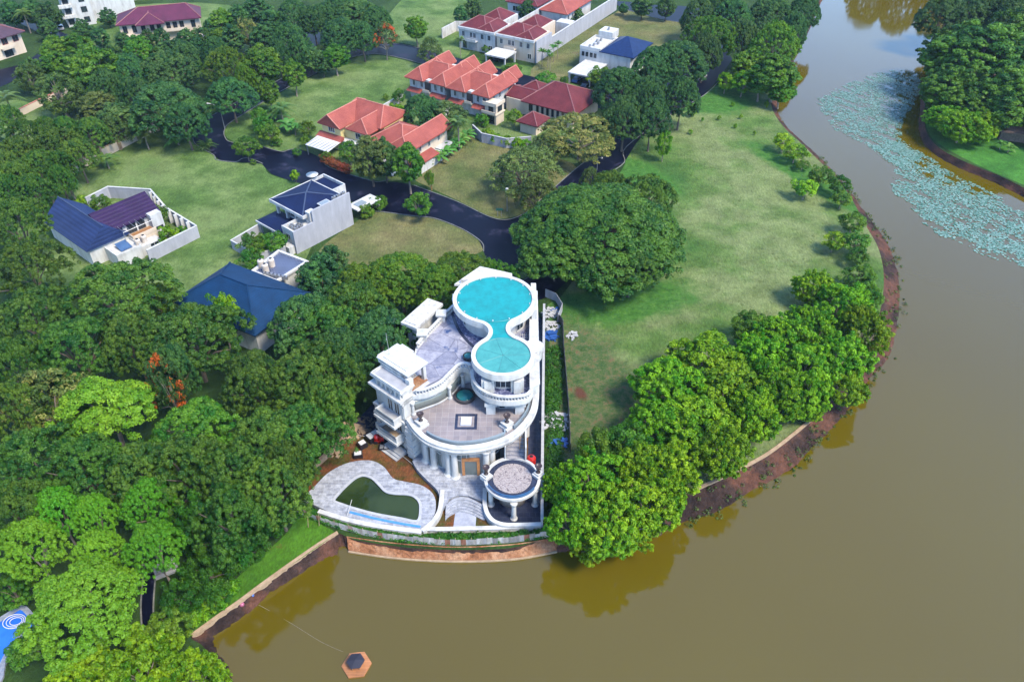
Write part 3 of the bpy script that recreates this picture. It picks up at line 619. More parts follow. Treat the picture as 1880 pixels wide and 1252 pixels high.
# pebble paved strips and drain channel on the upper terrace
ch = smooth([(-9.6,101.0),(-9.0,98.6),(-7.9,95.2),(-6.0,92.0),(-4.3,90.3),(-3.6,89.4)], 6)
MB().sheet(ch + [(-2.7,92),(-2.7,104),(-8.0,103.0)], 10.446).build('pebble_floor', MT['pebble'], man)
MB().band(ch, -.35, .1, 10.43, 10.49).build('drain_channel', MT['dark_pave'], man)
MB().sheet([(-5.3,84.2),(-4.6,82.2),(-3.0,80.7),(-1.2,80.2),(.9,80.3),(2.6,81.2),(2.6,88.5),(-4.6,88.5)], 10.446).build('pebble_floor', MT['pebble'], man)
MB().sheet([(1.2,91.2),(2.6,91.2),(2.7,96.5),(1.4,95)], 10.447).build('pebble_floor', MT['pebble'], man)
def dome(c, r_, parent):
    k = MB().lathe(c, [(r_ * 1.0, 0), (r_ * 1.12, .1), (r_ * 1.12, .55), (r_, .62), (r_ * .98, .45)], 32).build('skylight', MT['dframe'], parent)
    MB().lathe(c, [(r_ * .98, .44), (r_ * .8, .58), (r_ * .4, .68), (.02, .72)], 32).build('pane', MT['teal_dome'], k, False)
dome((-6.85, 84.1, 7.02), 1.35, man); dome((-6.4, 88.9, 10.43), .75, man)
wr = MB()
for k in range(5): wr.tube([(1.3 + .3 * k, 91.3, 10.5), (1.3 + .3 * k, 94.6, 10.5 + .0), ], .03, 4).tube([(1.3, 91.3 + .75 * k, 10.52), (2.5, 91.3 + .75 * k, 10.52)], .03, 4)
wr.build('trellis', MT['frame'], man)
# south-west tower with stacked cornices and balconies
tw = Fr((-14.35, 78.9, 0), R(139))
MB(tw).box(1.0, 7.0, -5.3, -.2, -.3, 10.4).box(3.4, 7.1, -4.8, -2.2, 10.4, 13.1).box(1.5, 7.1, -2.3, -.5, 10.4, 11.9).build('tower_wall', WH, man)
m = MB(tw)
for z, o in ((3.1, .3), (6.2, .5)): m.box(.9, 7.0 + o, -5.3 - o, -.2 + o, z, z + .4)
for z, o in ((9.6, .45), (10.1, .8)): m.box(1.0, 7.0 + o, -5.3, -.2 + o * .8, z, z + .34)
for z, o in ((10.7, .5), (11.35, .95)): m.box(3.4, 7.1 + o, -4.9, -.7, z, z + .3)
for z, o in ((12.05, .45), (12.6, .8)): m.box(3.4, 7.1 + o, -4.9, -2.0, z, z + .34)
m.box(1.3, 7.3, -2.4, -.3, 11.2, 11.45).box(1.1, 7.5, -2.5, .1, 11.7, 11.95).box(7.5, 8.4, -3.6, -2.3, 12.5, 13.4).box(1.4, 2.2, -2.6, -1.8, 11.95, 12.9)
m.build('cornice', WH, man)
m = MB(tw)
for z in (9.4, 6.0):
    for k in range(11): m.box(1.2 + .52 * k, 1.45 + .52 * k, -.2, .12, z, z + .2)
for k in range(6): m.box(1.5 + .95 * k, 1.75 + .95 * k, -.2, -.02, 10.6, 11.6)
for k in range(8): m.box(7.0, 7.3, -4.9 + .58 * k, -4.65 + .58 * k, 9.4, 9.6)
m.build('dentils', WH, man)
for u in (1.0, 5.7):
    m = MB(tw)
    for z0, z1 in ((.4, 3.0), (3.6, 6.0), (6.8, 9.4)): m.box(u, u + 1.0, -.2, -.02, z0, z1).box(u + .2, u + .8, -.02, .05, z0 + .3, z1 - .3)
    m.build('pilaster', WH, man)
MB().band(offset(cor1, .1), -.1, .12, 6.3, 6.5).band(offset(cor1, .3), -.08, .12, 6.05, 6.2).build('moulding', MT['white_old'], man)
MB(tw).band([(1.3,-2.2),(7.3,-2.2),(7.3,-.05),(1.3,-.05)], -.14, .14, 11.95, 12.3, True).build('gutter', WH, man); MB(tw).sheet([(1.45,-2.05),(7.15,-2.05),(7.15,-.2),(1.45,-.2)], 11.97).build('gutter_floor', MT['conc'], man)
MB(tw).box(2.0, 7.9, -5.7, -2.1, 13.1, 13.3).box(1.7, 8.1, -5.9, -1.9, 13.3, 13.5).box(2.6, 7.3, -5.3, -2.5, 13.5, 13.64).box(5.2, 7.6, -6.4, -5.6, 12.9, 13.35).build('tower_roof', WH, man)
MB(tw).box(2.0, 2.5, -5.6, -5.1, 10.4, 13.1).build('column', WH, man)
MB(tw).sheet([(1.6,-5.5),(3.4,-5.5),(3.4,-2.3),(1.6,-2.3)], 10.47).build('porch_floor', MT['clay'], man)
for z, mm in ((6.35, MT['conc_lt']), (2.9, MT['tan'])):
    b = MB(tw).box(1.6, 5.6, -.2, 1.5, z, z + .4).box(1.4, 5.8, -.2, 1.7, z - .4, z).build('balcony', WH, man)
    MB(tw).box(1.8, 5.4, -.1, 1.3, z + .4, z + .43).build('floor', mm, b)
    m = MB(tw).box(1.6, 1.8, -.2, 1.5, z + .4, z + 1.1).box(5.4, 5.6, -.2, 1.5, z + .4, z + 1.1); m.box(1.8, 5.4, 1.35, 1.48, z + .4, z + .5); m.build('side_wall', WH, b)
    MB(tw).box(1.8, 5.4, 1.38, 1.46, z + .5, z + 1.15).build('glass', MT['glass_pale'], b)
for a, z in ((2.2, 7.0), (3.6, 7.0), (2.2, 3.6), (3.6, 3.6)): window(man, tw, 'v', -.2, 1, a, a + .9, z, z + 2.1)
window(man, tw, 'v', -.2, 1, 1.8, 3.2, .9, 2.3); window(man, tw, 'u', 7.0, 1, -4.0, -3.0, 7.2, 9.0)
q = MB(tw)
for k in range(9): q.box(-.75 - .12 * (k % 2), .5, -.9, .55 + .12 * (k % 2), .3 + .68 * k, .3 + .68 * (k + 1))
q.build('quoins', WH, man); q = MB(tw)
for k in range(5): q.box(6.3, 7.2 + .2 * (k % 2), -.8, .3 + .2 * (k % 2), .3 + 1.2 * k, .3 + 1.2 * (k + 1))
q.build('quoins', WH, man)
MB(tw).box(1.2, 4.6, .2, 1.5, 0, .75).box(1.2, 4.6, 1.5, 1.9, 0, .5).box(1.2, 4.6, 1.9, 2.3, 0, .25).build('steps', MT['conc_lt'], man)
# stone cap box on the north-west side, rear portico
cbx = Fr((-17.0, 95.6, 0), math.atan2(6.3, 3.7))
MB(cbx).box(.7, 6.6, -2.4, -.6, -.3, 11.2).build('bay_wall', WH, man)
MB(cbx).box(.35, 6.9, -2.6, -.3, 10.9, 11.4).box(0, 7.2, -2.9, 0, 11.4, 11.9).box(.5, 6.8, -2.6, -.4, 11.9, 12.05).build('bay_roof', MT['white_old'], man)
window(man, cbx, 'v', -.6, 1, 2.2, 3.4, 7.2, 9.2); window(man, cbx, 'v', -.6, 1, 4.2, 5.4, 7.2, 9.2)
MB().prism([(-8.6,103.5),(-5.2,108),(-.6,106.2),(-.4,103.5)], -.3, 12.8).build('portico_wall', WH, man)
MB().prism([(-9.2,103.8),(-5.2,108.8),(0,106.8),(.1,103.8)], 12.8, 13.2).prism([(-8.2,104.0),(-5.2,107.8),(-.8,106.0),(-.8,104)], 13.2, 13.9).build('portico_roof', MT['white_old'], man)
MB().tube([(-17.4, 86.0, 13.6), (-17.5, 86.0, 17.5)], .04, 5).tube([(-17.5, 85.6, 16.6), (-17.5, 86.4, 16.6)], .03, 4).build('antenna', MT['steel'], man)

# round pavilion terrace, stairs
PC = (.05, 71.5, 0)
MB().lathe(PC, [(2.0, -.2), (2.0, 3.3)], 36).build('drum_wall', basic('buff_stone', (.52, .44, .36), (.36, .30, .25), 2.2, .7), man, False)
MB().lathe(PC, [(3.2, 3.2), (3.55, 3.35), (3.55, 3.6), (3.85, 3.65), (3.85, 4.05), (3.45, 4.1), (3.4, 3.85), (.01, 3.85)], 48).build('pavilion_slab', WH, man)
MB().lathe(PC, [(3.38, 3.86), (3.38, 3.9), (.01, 3.9)], 48).build('ring_floor', MT['dark_pave'], man)
MB().lathe(PC, [(2.62, 3.91), (2.62, 3.98), (.01, 3.98)], 48).build('mosaic_floor', MT['mosaic'], man)
MB().lathe(PC, [(3.62, 4.0), (3.62, 4.62), (3.52, 4.62), (3.52, 4.0)], 40, R(205), R(325)).build('glass_parapet', basic('blue_glass', (.05, .16, .36), None, 1, .1), man)
for q in (R(176), R(8)):
    MB().lathe((PC[0] + 3.55 * math.cos(q), PC[1] + 3.55 * math.sin(q), 0), [(.9, 3.6), (.9, 4.3), (.65, 4.35), (.65, 4.6)], 4).build('pedestal', WH, man)
for x, y in ((-2.9,70.1),(.25,67.75),(3.15,70.1)): column(x, y, .0, 3.4, .34, man)
stc = [(-.75, 75.0), (1.75, 75.0), (1.75, 80.4), (-.75, 79.3)]
m = MB()
for k in range(10): m.box(-.75, 1.75, 74.9 + .46 * k, 80.2, 3.85 + .31 * k, 3.85 + .31 * (k + 1) - .02)
m.build('stairs', basic('pale_step_stone', (.42, .40, .42), (.22, .22, .27), 1.8, .5), man)
MB().box(1.8, 2.0, 74.6, 81.5, 0, 6.6).box(-1.0, -.8, 74.9, 77.5, 3.5, 6.4).build('stair_wall', WH, man)
MB().add([(-1.1,75.0,4.0),(-.9,75.0,4.0),(-.9,77.3,6.7),(-1.1,77.3,6.7),(-1.1,75.0,4.9),(-.9,75.0,4.9),(-.9,77.3,7.6),(-1.1,77.3,7.6)],[(0,1,2,3),(4,5,6,7),(0,1,5,4),(1,2,6,5),(2,3,7,6),(3,0,4,7)]).build('glass_parapet', MT['glass_pale'], man)

# plot surfaces and walls round the mansion
gpoly = [p[:2] for p in smooth(PP([(575,862),(610,828),(642,798),(680,760),(700,740)]), 3)] + [(-8,104),(5.4,112),(4.2,66),(-3,66.4)] + [p[:2] for p in PP([(800,975),(700,965),(620,945),(560,925)])]
struct('garden_soil', MB().sheet(gpoly, .06), MT['soil'], 'red soil with moss in the mansion garden', 'soil')
struct('yard', MB().sheet([p[:2] for p in PP([(690,735),(640,790),(700,812),(735,830),(762,845),(790,800)])], .075), MT['dark_pave'], 'dark blue paved yard left of the mansion', 'yard')
struct('yard', MB().sheet([(2.0,66.5),(4.0,66.5),(5.6,112),(3.2,112)], .078), MT['dark_pave'], 'narrow dark paved side yard along the boundary wall', 'yard')
plz = smooth(PP([(757,846),(766,862),(785,882),(803,900),(808,918),(812,932)], Z0), 4)
plaza = [p[:2] for p in plz] + [(-8.9,69.6),(-8.6,70.6),(-7.4,71.2),(-6,71.1),(-4.6,70.4),(-3.7,70.0),(-3.4,75.5),(-2.4,78.5),(-13.4,79.2)]
struct('plaza', MB().prism(plaza, .0, Z0), MT['stone'], 'grey stone plaza in front of the mansion door', 'plaza')
stp = thing('garden_steps', 'curved grey stone steps leading down from the plaza', 'steps', (-6.2, 70, 0))
m = MB()
base = [(-9.0,69.5),(-8.4,70.3),(-7.3,70.9),(-6.1,70.8),(-4.9,70.2),(-4.1,69.7),(-3.6,69.6)]
for k in range(5):
    l = smooth([(x, y - .42 * k) for x, y in base], 4); l2 = [(x, y - .45) for x, y in l]
    m.prism(l + l2[::-1], .02, .78 - .14 * k)
m.build('steps', MT['stone'], stp)
struct('walkway', MB().sheet([(-7.7,69.0),(-4.8,69.0),(-4.9,65.6),(-7.9,65.4)], .13), basic('pale_marble', (.50, .52, .60), (.32, .34, .42), .9, .35), 'pale marble walkway between two soil beds', 'path')
for x in (-7.85, -4.75): pass
pw = thing('planter_wall', 'curved white wall wrapping the dark basin under the round terrace', 'wall', (-3.6, 70, 0))
MB().band(smooth([(-3.75,72.2),(-3.7,69.4),(-3.2,67.6),(-2.3,66.5),(-.8,66.0),(1.5,66.0),(4.0,66.1)], 6), -.28, .28, 0, 1.15).build('wall', WH, pw)
struct('basin_floor', MB().sheet([(-3.5,72),(-3.4,69.4),(-2.9,67.7),(-2,66.7),(3.9,66.3),(4,75),(-2,75)], .10), MT['dark_pave'], 'dark wet basin floor under the round terrace', 'floor')
fwl = [p[:2] for p in PP([(558,922),(600,944),(660,964),(720,976),(790,981),(860,980),(930,978),(996,974)], -.2)]
fw = thing('front_wall', 'weathered white front wall of the mansion terrace facing the lake', 'wall', (fwl[3][0], fwl[3][1], 0))
MB().band(smooth(fwl, 5), 0, .5, -1.0, .62).build('wall', MT['white_old'], fw); MB().band(smooth(fwl, 5), -.06, .56, .62, .74).build('coping', WH, fw)
rw = thing('boundary_wall', 'long thin white boundary wall along the right side of the mansion', 'wall', (4.6, 80, 0))
MB().band([(3.95,65.8),(4.25,75),(4.9,92),(5.7,113)], -.13, .13, -.2, 2.3).build('wall', MT['conc'], rw); MB().band([(3.95,65.8),(4.25,75),(4.9,92),(5.7,113)], -.2, .2, 2.3, 2.42).build('coping', MT['conc_lt'], rw)
lw = thing('brick_wall', 'low tan brick wall on the left side of the mansion garden', 'wall', P(577,862))
lwl = [p[:2] for p in PP([(576,863),(610,833),(644,800)], 0)]
MB().band(lwl, -.15, .15, -.1, 1.0).build('wall', MT['tan'], lw); MB().band(lwl, -.22, .22, 1.0, 1.1).build('coping', MT['tan'], lw)

# pool
pool = thing('swimming_pool', 'heart shaped green swimming pool with grey stone deck', 'pool', P(700, 910, 0))
outer = smooth(PP([(562,912),(580,890),(605,866),(640,849),(680,845),(705,857),(722,878),(745,884),(775,891),(796,908),(800,933),(792,955),(775,972),(720,966),(670,958),(620,945),(585,930)], Z0), 5, True)
innr = smooth(PP([(611,919),(622,903),(640,885),(655,874),(668,871),(684,876),(697,888),(709,900),(724,904),(752,906),(768,915),(774,930),(768,957),(735,953),(690,945),(655,936),(630,928)], Z0), 5, True)
n = 90; O = resample(outer + [outer[0]], n + 1)[:-1]; I = resample(innr + [innr[0]], n + 1)[:-1]
m = MB(); vs = [(p[0], p[1], Z0) for p in O] + [(p[0], p[1], Z0) for p in I] + [(p[0], p[1], -.4) for p in O] + [(p[0], p[1], -.8) for p in I]; fs = []
for i in range(n):
    j = (i + 1) % n; fs += [(i, j, n + j, n + i), (i, 2 * n + i, 2 * n + j, j), (n + i, n + j, 3 * n + j, 3 * n + i)]
m.add(vs, fs); m.build('deck', MT['stone'], pool)
MB().sheet([p[:2] for p in offset(innr, -.02, True)], .62).build('water', MT['pool_green'], pool)
MB().band([p[:2] for p in innr], -.32, .05, Z0 - .1, Z0 + .05, True).build('coping', basic('pale_pool_coping', (.56, .57, .60), (.42, .43, .47), 1.2, .5), pool)
chn = smooth(PP([(642,940),(690,952),(735,961),(772,967)], Z0), 4)
MB().band([p[:2] for p in chn], -.17, .17, Z0 - .05, Z0 + .07).build('channel', basic('blue_tile_channel', (.10, .34, .70), (.06, .24, .55), 2, .3), pool)
MB().band(smooth([p[:2] for p in PP([(588,934),(640,950),(700,962),(775,972)], Z0)], 5), -.75, -.1, -.2, Z0 + .16).band(smooth([p[:2] for p in PP([(592,942),(640,957),(700,968),(775,977)], Z0)], 5), -.7, .1, -.4, .35).build('spillway', WH, pool)
st_ = MB(); sx, sy, _ = P(752, 925, 0)
tag(MB().tube([P(636, 950, .9), P(646, 917, 1.5)], .035, 5).build('pool_pole', MT['frame']), 'thin white cleaning pole standing in the green pool', 'pole')
ped = MB().band(smooth([p[:2] for p in PP([(775,975),(795,958),(808,935),(812,900)], Z0)], 5), -.3, .3, 0, 1.0)
tag(ped.build('garden_wall', WH), 'short curved white wall between pool deck and plaza steps', 'wall')

# corrugated metal site fence along the lake
fl = resample(smooth([p[:2] for p in PP([(546,942),(580,958),(620,972),(680,987),(740,996),(820,1003),(900,1001),(960,996),(1022,986)], -.3)], 6), 420)
fx = thing('metal_fence', 'long curved fence of mismatched grey and white metal sheets by the lake', 'fence', (fl[200][0], fl[200][1], 0))
m = MB(); rnd = random.Random(4); tone = .5
for i in range(len(fl) - 1):
    if i % 8 == 0: tone = rnd.random(); hz = rnd.uniform(-.08, .1); lean = rnd.uniform(-.06, .06)
    a, b = fl[i], fl[i + 1]; dx, dy = b[0] - a[0], b[1] - a[1]; l = math.hypot(dx, dy); o0 = .035 if i % 2 else -.035; o1 = -o0
    m.tone = tone
    m.add([(a[0] - dy / l * o0, a[1] + dx / l * o0, -.7), (b[0] - dy / l * o1, b[1] + dx / l * o1, -.7), (b[0] - dy / l * (o1 + lean), b[1] + dx / l * (o1 + lean), 1.25 + hz), (a[0] - dy / l * (o0 + lean), a[1] + dx / l * (o0 + lean), 1.25 + hz)], [(0, 1, 2, 3)])
def panelmat():
    mm, t, b = nodes('mismatched_metal_sheets'); at = nn(t, "Attribute", attribute_name="tone"); b.inputs["Roughness"].default_value = .5
    col = ramp(t, at.outputs["Fac"], [(0, (.52, .53, .55)), (.28, (.40, .40, .42)), (.30, (.62, .60, .56)), (.55, (.70, .71, .73)), (.60, (.48, .46, .44)), (.88, (.58, .57, .56)), (.93, (.40, .19, .13))]); 
    t.node_tree if False else None
    v = coord(t, 'Object', (1, 1, .3)); t.links.new(mix(t, 1.0, col, ramp(t, noise(t, v, 1.6, 5, .7), [(.3, (.32, .28, .25)), (.6, (.58, .58, .58))]), 'MULTIPLY'), b.inputs["Base Color"]); return mm
m.build('sheet_panels', panelmat(), fx, fix=False)
for p in fl[::24]: MB().tube([(p[0], p[1] + .12, -.6), (p[0], p[1] + .12, 1.35)], .05, 5).build('fence_post', MT['tan'], fx)
f2 = [p[:2] for p in PP([(1022,590),(1032,600),(1034,640),(1038,690),(1042,740),(1045,790),(1046,830)], 0)]
f2t = thing('site_fence', 'dark rusting sheet fence between the scrub plot and the debris strip', 'fence', (f2[3][0], f2[3][1], 0))
MB().band(resample(smooth(f2, 5), 60), -.03, .03, -.1, 1.7).build('sheet_panels', basic('dark_sheet', (.05, .06, .08), (.03, .035, .04), 1.0, .6), f2t)
for p in resample(smooth(f2, 5), 14): MB().tube([(p[0] + .1, p[1], 0), (p[0] + .1, p[1], 1.9)], .05, 5).build('fence_post', MT['bark'], f2t)
wf = [p[:2] for p in PP([(1001,545),(1020,553),(1032,572),(1024,592)], 0)]
tag(MB().band(wf, -.04, .04, 0, 1.8).build('sheet_fence', MT['conc']), 'short pale sheet fence at the corner of the debris strip', 'fence')

struct('ditch', MB().strip([p[:2] + (.03,) for p in smooth(PP([(266,1040),(261,1080),(259,1120),(263,1170),(268,1190)]), 5)], [p[:2] + (.03,) for p in smooth(PP([(288,1040),(284,1080),(282,1120),(284,1160),(290,1190)]), 5)]), MT['asphalt'], 'dark shaded path between pale kerbs at the lower left', 'path')
kerb([(266,1040),(261,1080),(259,1120),(263,1170),(268,1190)], 'pale left kerb of the dark shaded path'); kerb([(288,1040),(284,1080),(282,1120),(284,1160),(290,1190)], 'pale right kerb of the dark shaded path')
bs = thing('bench', 'striped concrete bench steps half hidden under lime trees', 'steps', P(306, 1048)); bf = Fr(P(306, 1048), .5)
for k in range(3): MB(bf).box(-1.4, 1.4, -.8 + .7 * k, -.35 + .7 * k, 0, .3 + .25 * k).build('step', MT['conc_lt'], bs)

# ------------------------------------------------------------------ houses
def ridge_caps(parent, fr, lines, mat, name='ridge_caps'):
    m = MB(fr)
    for l in lines: m.tube(l, .14, 5)
    return m.build(name, mat, parent)
def hip_lines(u0, u1, v0, v1, ze, zr, h0=None, h1=None, axis='u'):
    sw = axis == 'v'
    if sw: u0, u1, v0, v1 = v0, v1, u0, u1
    half = (v1 - v0) / 2; h0 = half if h0 is None else h0; h1 = half if h1 is None else h1; vm = (v0 + v1) / 2
    q = (lambda a, b, z: (b, a, z + .05)) if sw else (lambda a, b, z: (a, b, z + .05))
    r0, r1 = q(u0 + h0, vm, zr), q(u1 - h1, vm, zr)
    return [[r0, r1], [q(u0, v0, ze), r0], [q(u0, v1, ze), r0], [q(u1, v0, ze), r1], [q(u1, v1, ze), r1]]
def roofpart(parent, fr, hips, mat, rmat, fascia=None):
    m = MB(fr); L = []
    for h in hips:
        kw = dict(h[6]) if len(h) > 6 else {}
        m.hip(*h[:6], **kw); kw.pop('th', None); L += hip_lines(*h[:6], **kw)
    r_ = m.build('roof', mat, parent)
    ridge_caps(r_, fr, L, rmat)
    return r_
def ac_unit(fr, parent, u, v, z):
    o = MB(fr).box(u, u + .9, v, v + .4, z, z + .7).build('air_conditioner', MT['steel'], parent); c_ = fr.w(u + .4, v + .2, z + .7)
    MB().lathe(c_, [(.17, 0), (.17, .03), (.02, .03)], 10).build('fan', MT['black'], o)
def tank(parent_fr, u, v, z, mat, label, r_=.55, h=1.5, group=None):
    p = parent_fr.w(u, v, z)
    t = thing('water_tank', label, 'water tank', p, group)
    MB().lathe(p, [(r_, 0), (r_, h * .3), (r_ * 1.04, h * .32), (r_, h * .35), (r_, h * .85), (r_ * .7, h * .97), (.25, h)], 16).build('body', mat, t)
    MB().lathe(p, [(.26, h), (.26, h + .09), (.02, h + .12)], 12).build('lid', MT['black'], t); return t

# grey house with navy pyramid roof and tall party wall
f = fr_px((542,467), (649,411)); h = thing('house', 'white and grey house with navy blue roof and tall blank concrete party wall', 'house', f.w(8, 5, 0))
MB(f).box(5.3, 15.0, -.3, 0, -.1, 7.5).box(.3, 5.3, -.3, 0, -.1, 5.0).build('party_wall', MT['conc'], h)
MB(f).box(5.5, 13.3, .0, 9.0, 0, 6.0).box(.5, 5.5, 0, 3.6, 0, 4.2).box(.45, .65, 0, 3.6, 4.2, 5.0).box(.65, 5.5, 3.4, 3.6, 4.2, 4.9).box(-1.0, .4, .2, 2.2, 0, 1.8).build('wall', MT['white'], h)
MB(f).hip(4.1, 14.6, 1.2, 11.6, 6.3, 7.5, axis='u', th=.05).build('roof', MT['r_navy'], h)
ridge_caps(h, f, hip_lines(4.1, 14.6, 1.2, 11.6, 6.3, 7.5), MT['ridge_b'])
MB(f).band([(4.0,1.1),(14.7,1.1),(14.7,11.7),(4.0,11.7)], -.15, .15, 5.7, 6.38, True).box(5.0, 6.6, .2, 1.6, 4.2, 6.9).build('fascia', MT['white'], h)
for u, v in ((4.6,10.6),(4.6,7.6),(4.6,4.6)): MB(f).box(u, u + .5, v - .25, v + .25, 3.0, 5.75).build('column', MT['white'], h)
MB(f).hip(.2, 5.8, 4.4, 12.2, 2.9, 3.5, axis='v', th=.25).build('lean_to_roof', MT['r_navy'], h)
MB(f).box(.4, .9, 11.4, 11.9, 0, 2.7).box(.4, .9, 7.0, 7.5, 0, 2.7).box(.15, .3, 4.3, 12.3, 2.55, 2.95).build('porch', MT['white'], h)
MB(f).box(14.4, 18.2, 5.0, 12.0, 0, 5.6).build('rear_wall', MT['white'], h)
MB(f).box(14.75, 17.9, 5.3, 11.7, 5.6, 5.7).build('flat_roof', MT['r_navy'], h)
MB(f).band([(14.7,5.1),(18.1,5.1),(18.1,11.9),(14.7,11.9)], -.15, .15, 5.6, 6.3, True).build('parapet', MT['white'], h)
MB(f).box(16.5, 23.0, -.2, 3.2, 2.3, 2.55).box(22.4, 22.7, 0, .3, 0, 2.3).box(22.4, 22.7, 2.8, 3.1, 0, 2.3).build('carport', MT['white'], h)
MB(f).box(17.6, 20.0, .8, 2.4, 2.55, 2.68).build('skylight', MT['glass_pale'], h)
sl_ = MB(f).box(8.2, 10.6, .25, 1.7, 7.1, 7.2).build('skylight', MT['frame'], h); MB(f).box(8.35, 10.45, .4, 1.55, 7.2, 7.23).build('pane', MT['glass_pale'], sl_)
window(h, f, 'u', .5, -1, 1.3, 2.4, 2.6, 3.7); window(h, f, 'u', 5.5, -1, 5.6, 7.2, 3.7, 5.5, MT['dframe']); window(h, f, 'u', 5.5, -1, 7.9, 9.0, 3.7, 5.5, MT['dframe'])
for k in range(5): ac_unit(f, h, 1.6 + 1.1 * (k % 2), .8 + .8 * (k // 2), 4.22)
for k in range(3): ac_unit(f, h, 11.2 + 1.2 * k, .4, 7.0)
gw = thing('garden_wall', 'low concrete garden wall around trees beside the navy roofed grey house', 'wall', f.w(-6.6, 8, 0))
MB(f).band([(.6,11.9),(-6.8,11.0),(-6.6,3.2),(-1.2,1.0)], -.1, .1, 0, 2.0).build('wall', MT['conc'], gw); MB(f).band([(.6,11.9),(-6.8,11.0),(-6.6,3.2),(-1.2,1.0)], -.16, .16, 2.0, 2.12).build('coping', MT['white'], gw)
dp = f.w(15.6, 12.4, 5.6); d_ = thing('satellite_dish', 'white satellite dish at the top corner of the navy roof', 'satellite dish', dp)
MB().lathe((dp[0], dp[1], dp[2] + .9), [(.05, 0), (.6, .08), (1.0, .25), (1.3, .5)], 20).build('dish', MT['white'], d_, False); MB().tube([(dp[0], dp[1], dp[2] - .1), (dp[0], dp[1], dp[2] + .95)], .08).tube([(dp[0], dp[1], dp[2] + .9), (dp[0] - .2, dp[1], dp[2] + 1.9)], .05).build('mast', MT['steel'], d_)

# gable house with slate blue and plum roofs
f = fr_px((280,478), (367,437)); h = thing('house', 'white gable house with one slate blue and one plum ribbed roof', 'house', f.w(0, 9, 0))
MB(f).hip(-8.9, -.1, 6.1, 23.5, 3.9, 7.5, 0, 0, 'v', .18).build('roof', MT['r_slate'], h)
MB(f).hip(-4.4, 7.4, 6.7, 15.3, 5.4, 8.2, 0, 0, 'u', .18).build('roof', MT['r_plum'], h)
ridge_caps(h, f, [[(-4.5,6.1,7.55),(-4.5,23.5,7.55)]], MT['ridge_b'])
MB(f).add([(-8.3,6.6,0),(-.7,6.6,0),(-.7,6.6,3.9),(-4.5,6.6,7.2),(-8.3,6.6,3.9),(-8.3,22.9,0),(-.7,22.9,0),(-.7,22.9,3.9),(-4.5,22.9,7.2),(-8.3,22.9,3.9)], [(0,1,2,3,4),(9,8,7,6,5),(0,4,9,5),(1,6,7,2)]).build('gable_wall', MT['white'], h)
MB(f).box(-.7, 6.9, 7.2, 14.8, 0, 5.5).box(4.6, 6.95, 5.6, 7.2, 0, 5.7).build('wall', MT['white'], h)
MB(f).box(-.2, 4.6, 4.6, 7.2, 2.7, 2.95).box(-.2, 4.6, 4.5, 4.65, 2.95, 3.7).box(-.35, -.2, 4.6, 7.2, 2.95, 3.7).box(-.2,4.6,4.6,7.2,0,2.7).build('balcony', MT['cream'], h)
MB(f).box(0, 4.5, 4.8, 7.0, 2.96, 3.0).build('balcony_floor', MT['wood'], h)
m = MB(f)
for k in range(6): m.tube([(-1.6 + 1.2 * k, 4.5, 5.3), (-1.6 + 1.2 * k, 7.2, 5.6)], .04, 4)
m.tube([(-1.8, 4.6, 5.3), (4.6, 4.6, 5.3)], .05, 4).tube([(-1.8,4.6,5.3),(-1.8,4.6,3.0)], .05, 4).build('pergola', MT['steel'], h)
MB(f).box(-5.4, -.4, 2.0, 6.6, 0, 2.5).band([(-5.4,2.0),(-.4,2.0),(-.4,6.5),(-5.4,6.5)], -.1, .1, 2.5, 3.0, True).box(-.4, 3.9, 2.4, 4.5, 0, 2.2).build('annex_wall', MT['white'], h)
MB(f).add([(-3.9,3.0,2.7),(-1.6,3.0,2.7),(-1.6,5.4,3.4),(-3.9,5.4,3.4)], [(0,1,2,3)]).build('solar_panel', basic('blue_solar_panel', (.08, .16, .30), (.05, .10, .22), 1, .3), h)
window(h, f, 'v', 7.2, -1, .2, 1.9, 3.1, 5.0, MT['dframe'], bars=2); window(h, f, 'v', 7.2, -1, 2.4, 3.8, 3.1, 5.0, MT['dframe'])
window(h, f, 'v', 2.4, -1, 1.6, 3.2, .8, 2.0); window(h, f, 'v', 5.6, -1, 5.0, 6.5, 2.4, 2.9, MT['dframe']); window(h, f, 'v', 6.6, -1, -5.0, -4.7, 5.2, 5.7)
tank(f, -.3, 3.2, 2.2, MT['tank'], 'pale water tank left of another on the flat annex of the gable house'); tank(f, 1.2, 3.6, 2.2, MT['tank'], 'pale water tank beside the wooden balcony of the gable house')
gw = thing('compound_wall', 'tall grey concrete compound wall wrapping the gable house garden', 'wall', f.w(10, 5, 0))
pl = [(-.6,-.3),(10.7,.2),(10.8,11.5),(12.9,21),(7.6,29.2),(2.0,28.2)]
MB(f).band(pl, -.12, .12, -.1, 2.7).build('wall', MT['conc'], gw); MB(f).band(pl, -.18, .18, 2.7, 2.84).build('coping', MT['white'], gw)
m = MB(f)
for v in (2.5, 4.8, 7.1, 9.4): m.box(9.9, 10.7, v, v + .3, 0, 2.9)
for t_ in (.1, .35, .6, .85): u = 10.8 + 2.1 * t_; m.box(u - .8, u, 11.5 + 9.5 * t_, 11.8 + 9.5 * t_, 0, 2.9)
m.build('buttresses', MT['white'], gw)

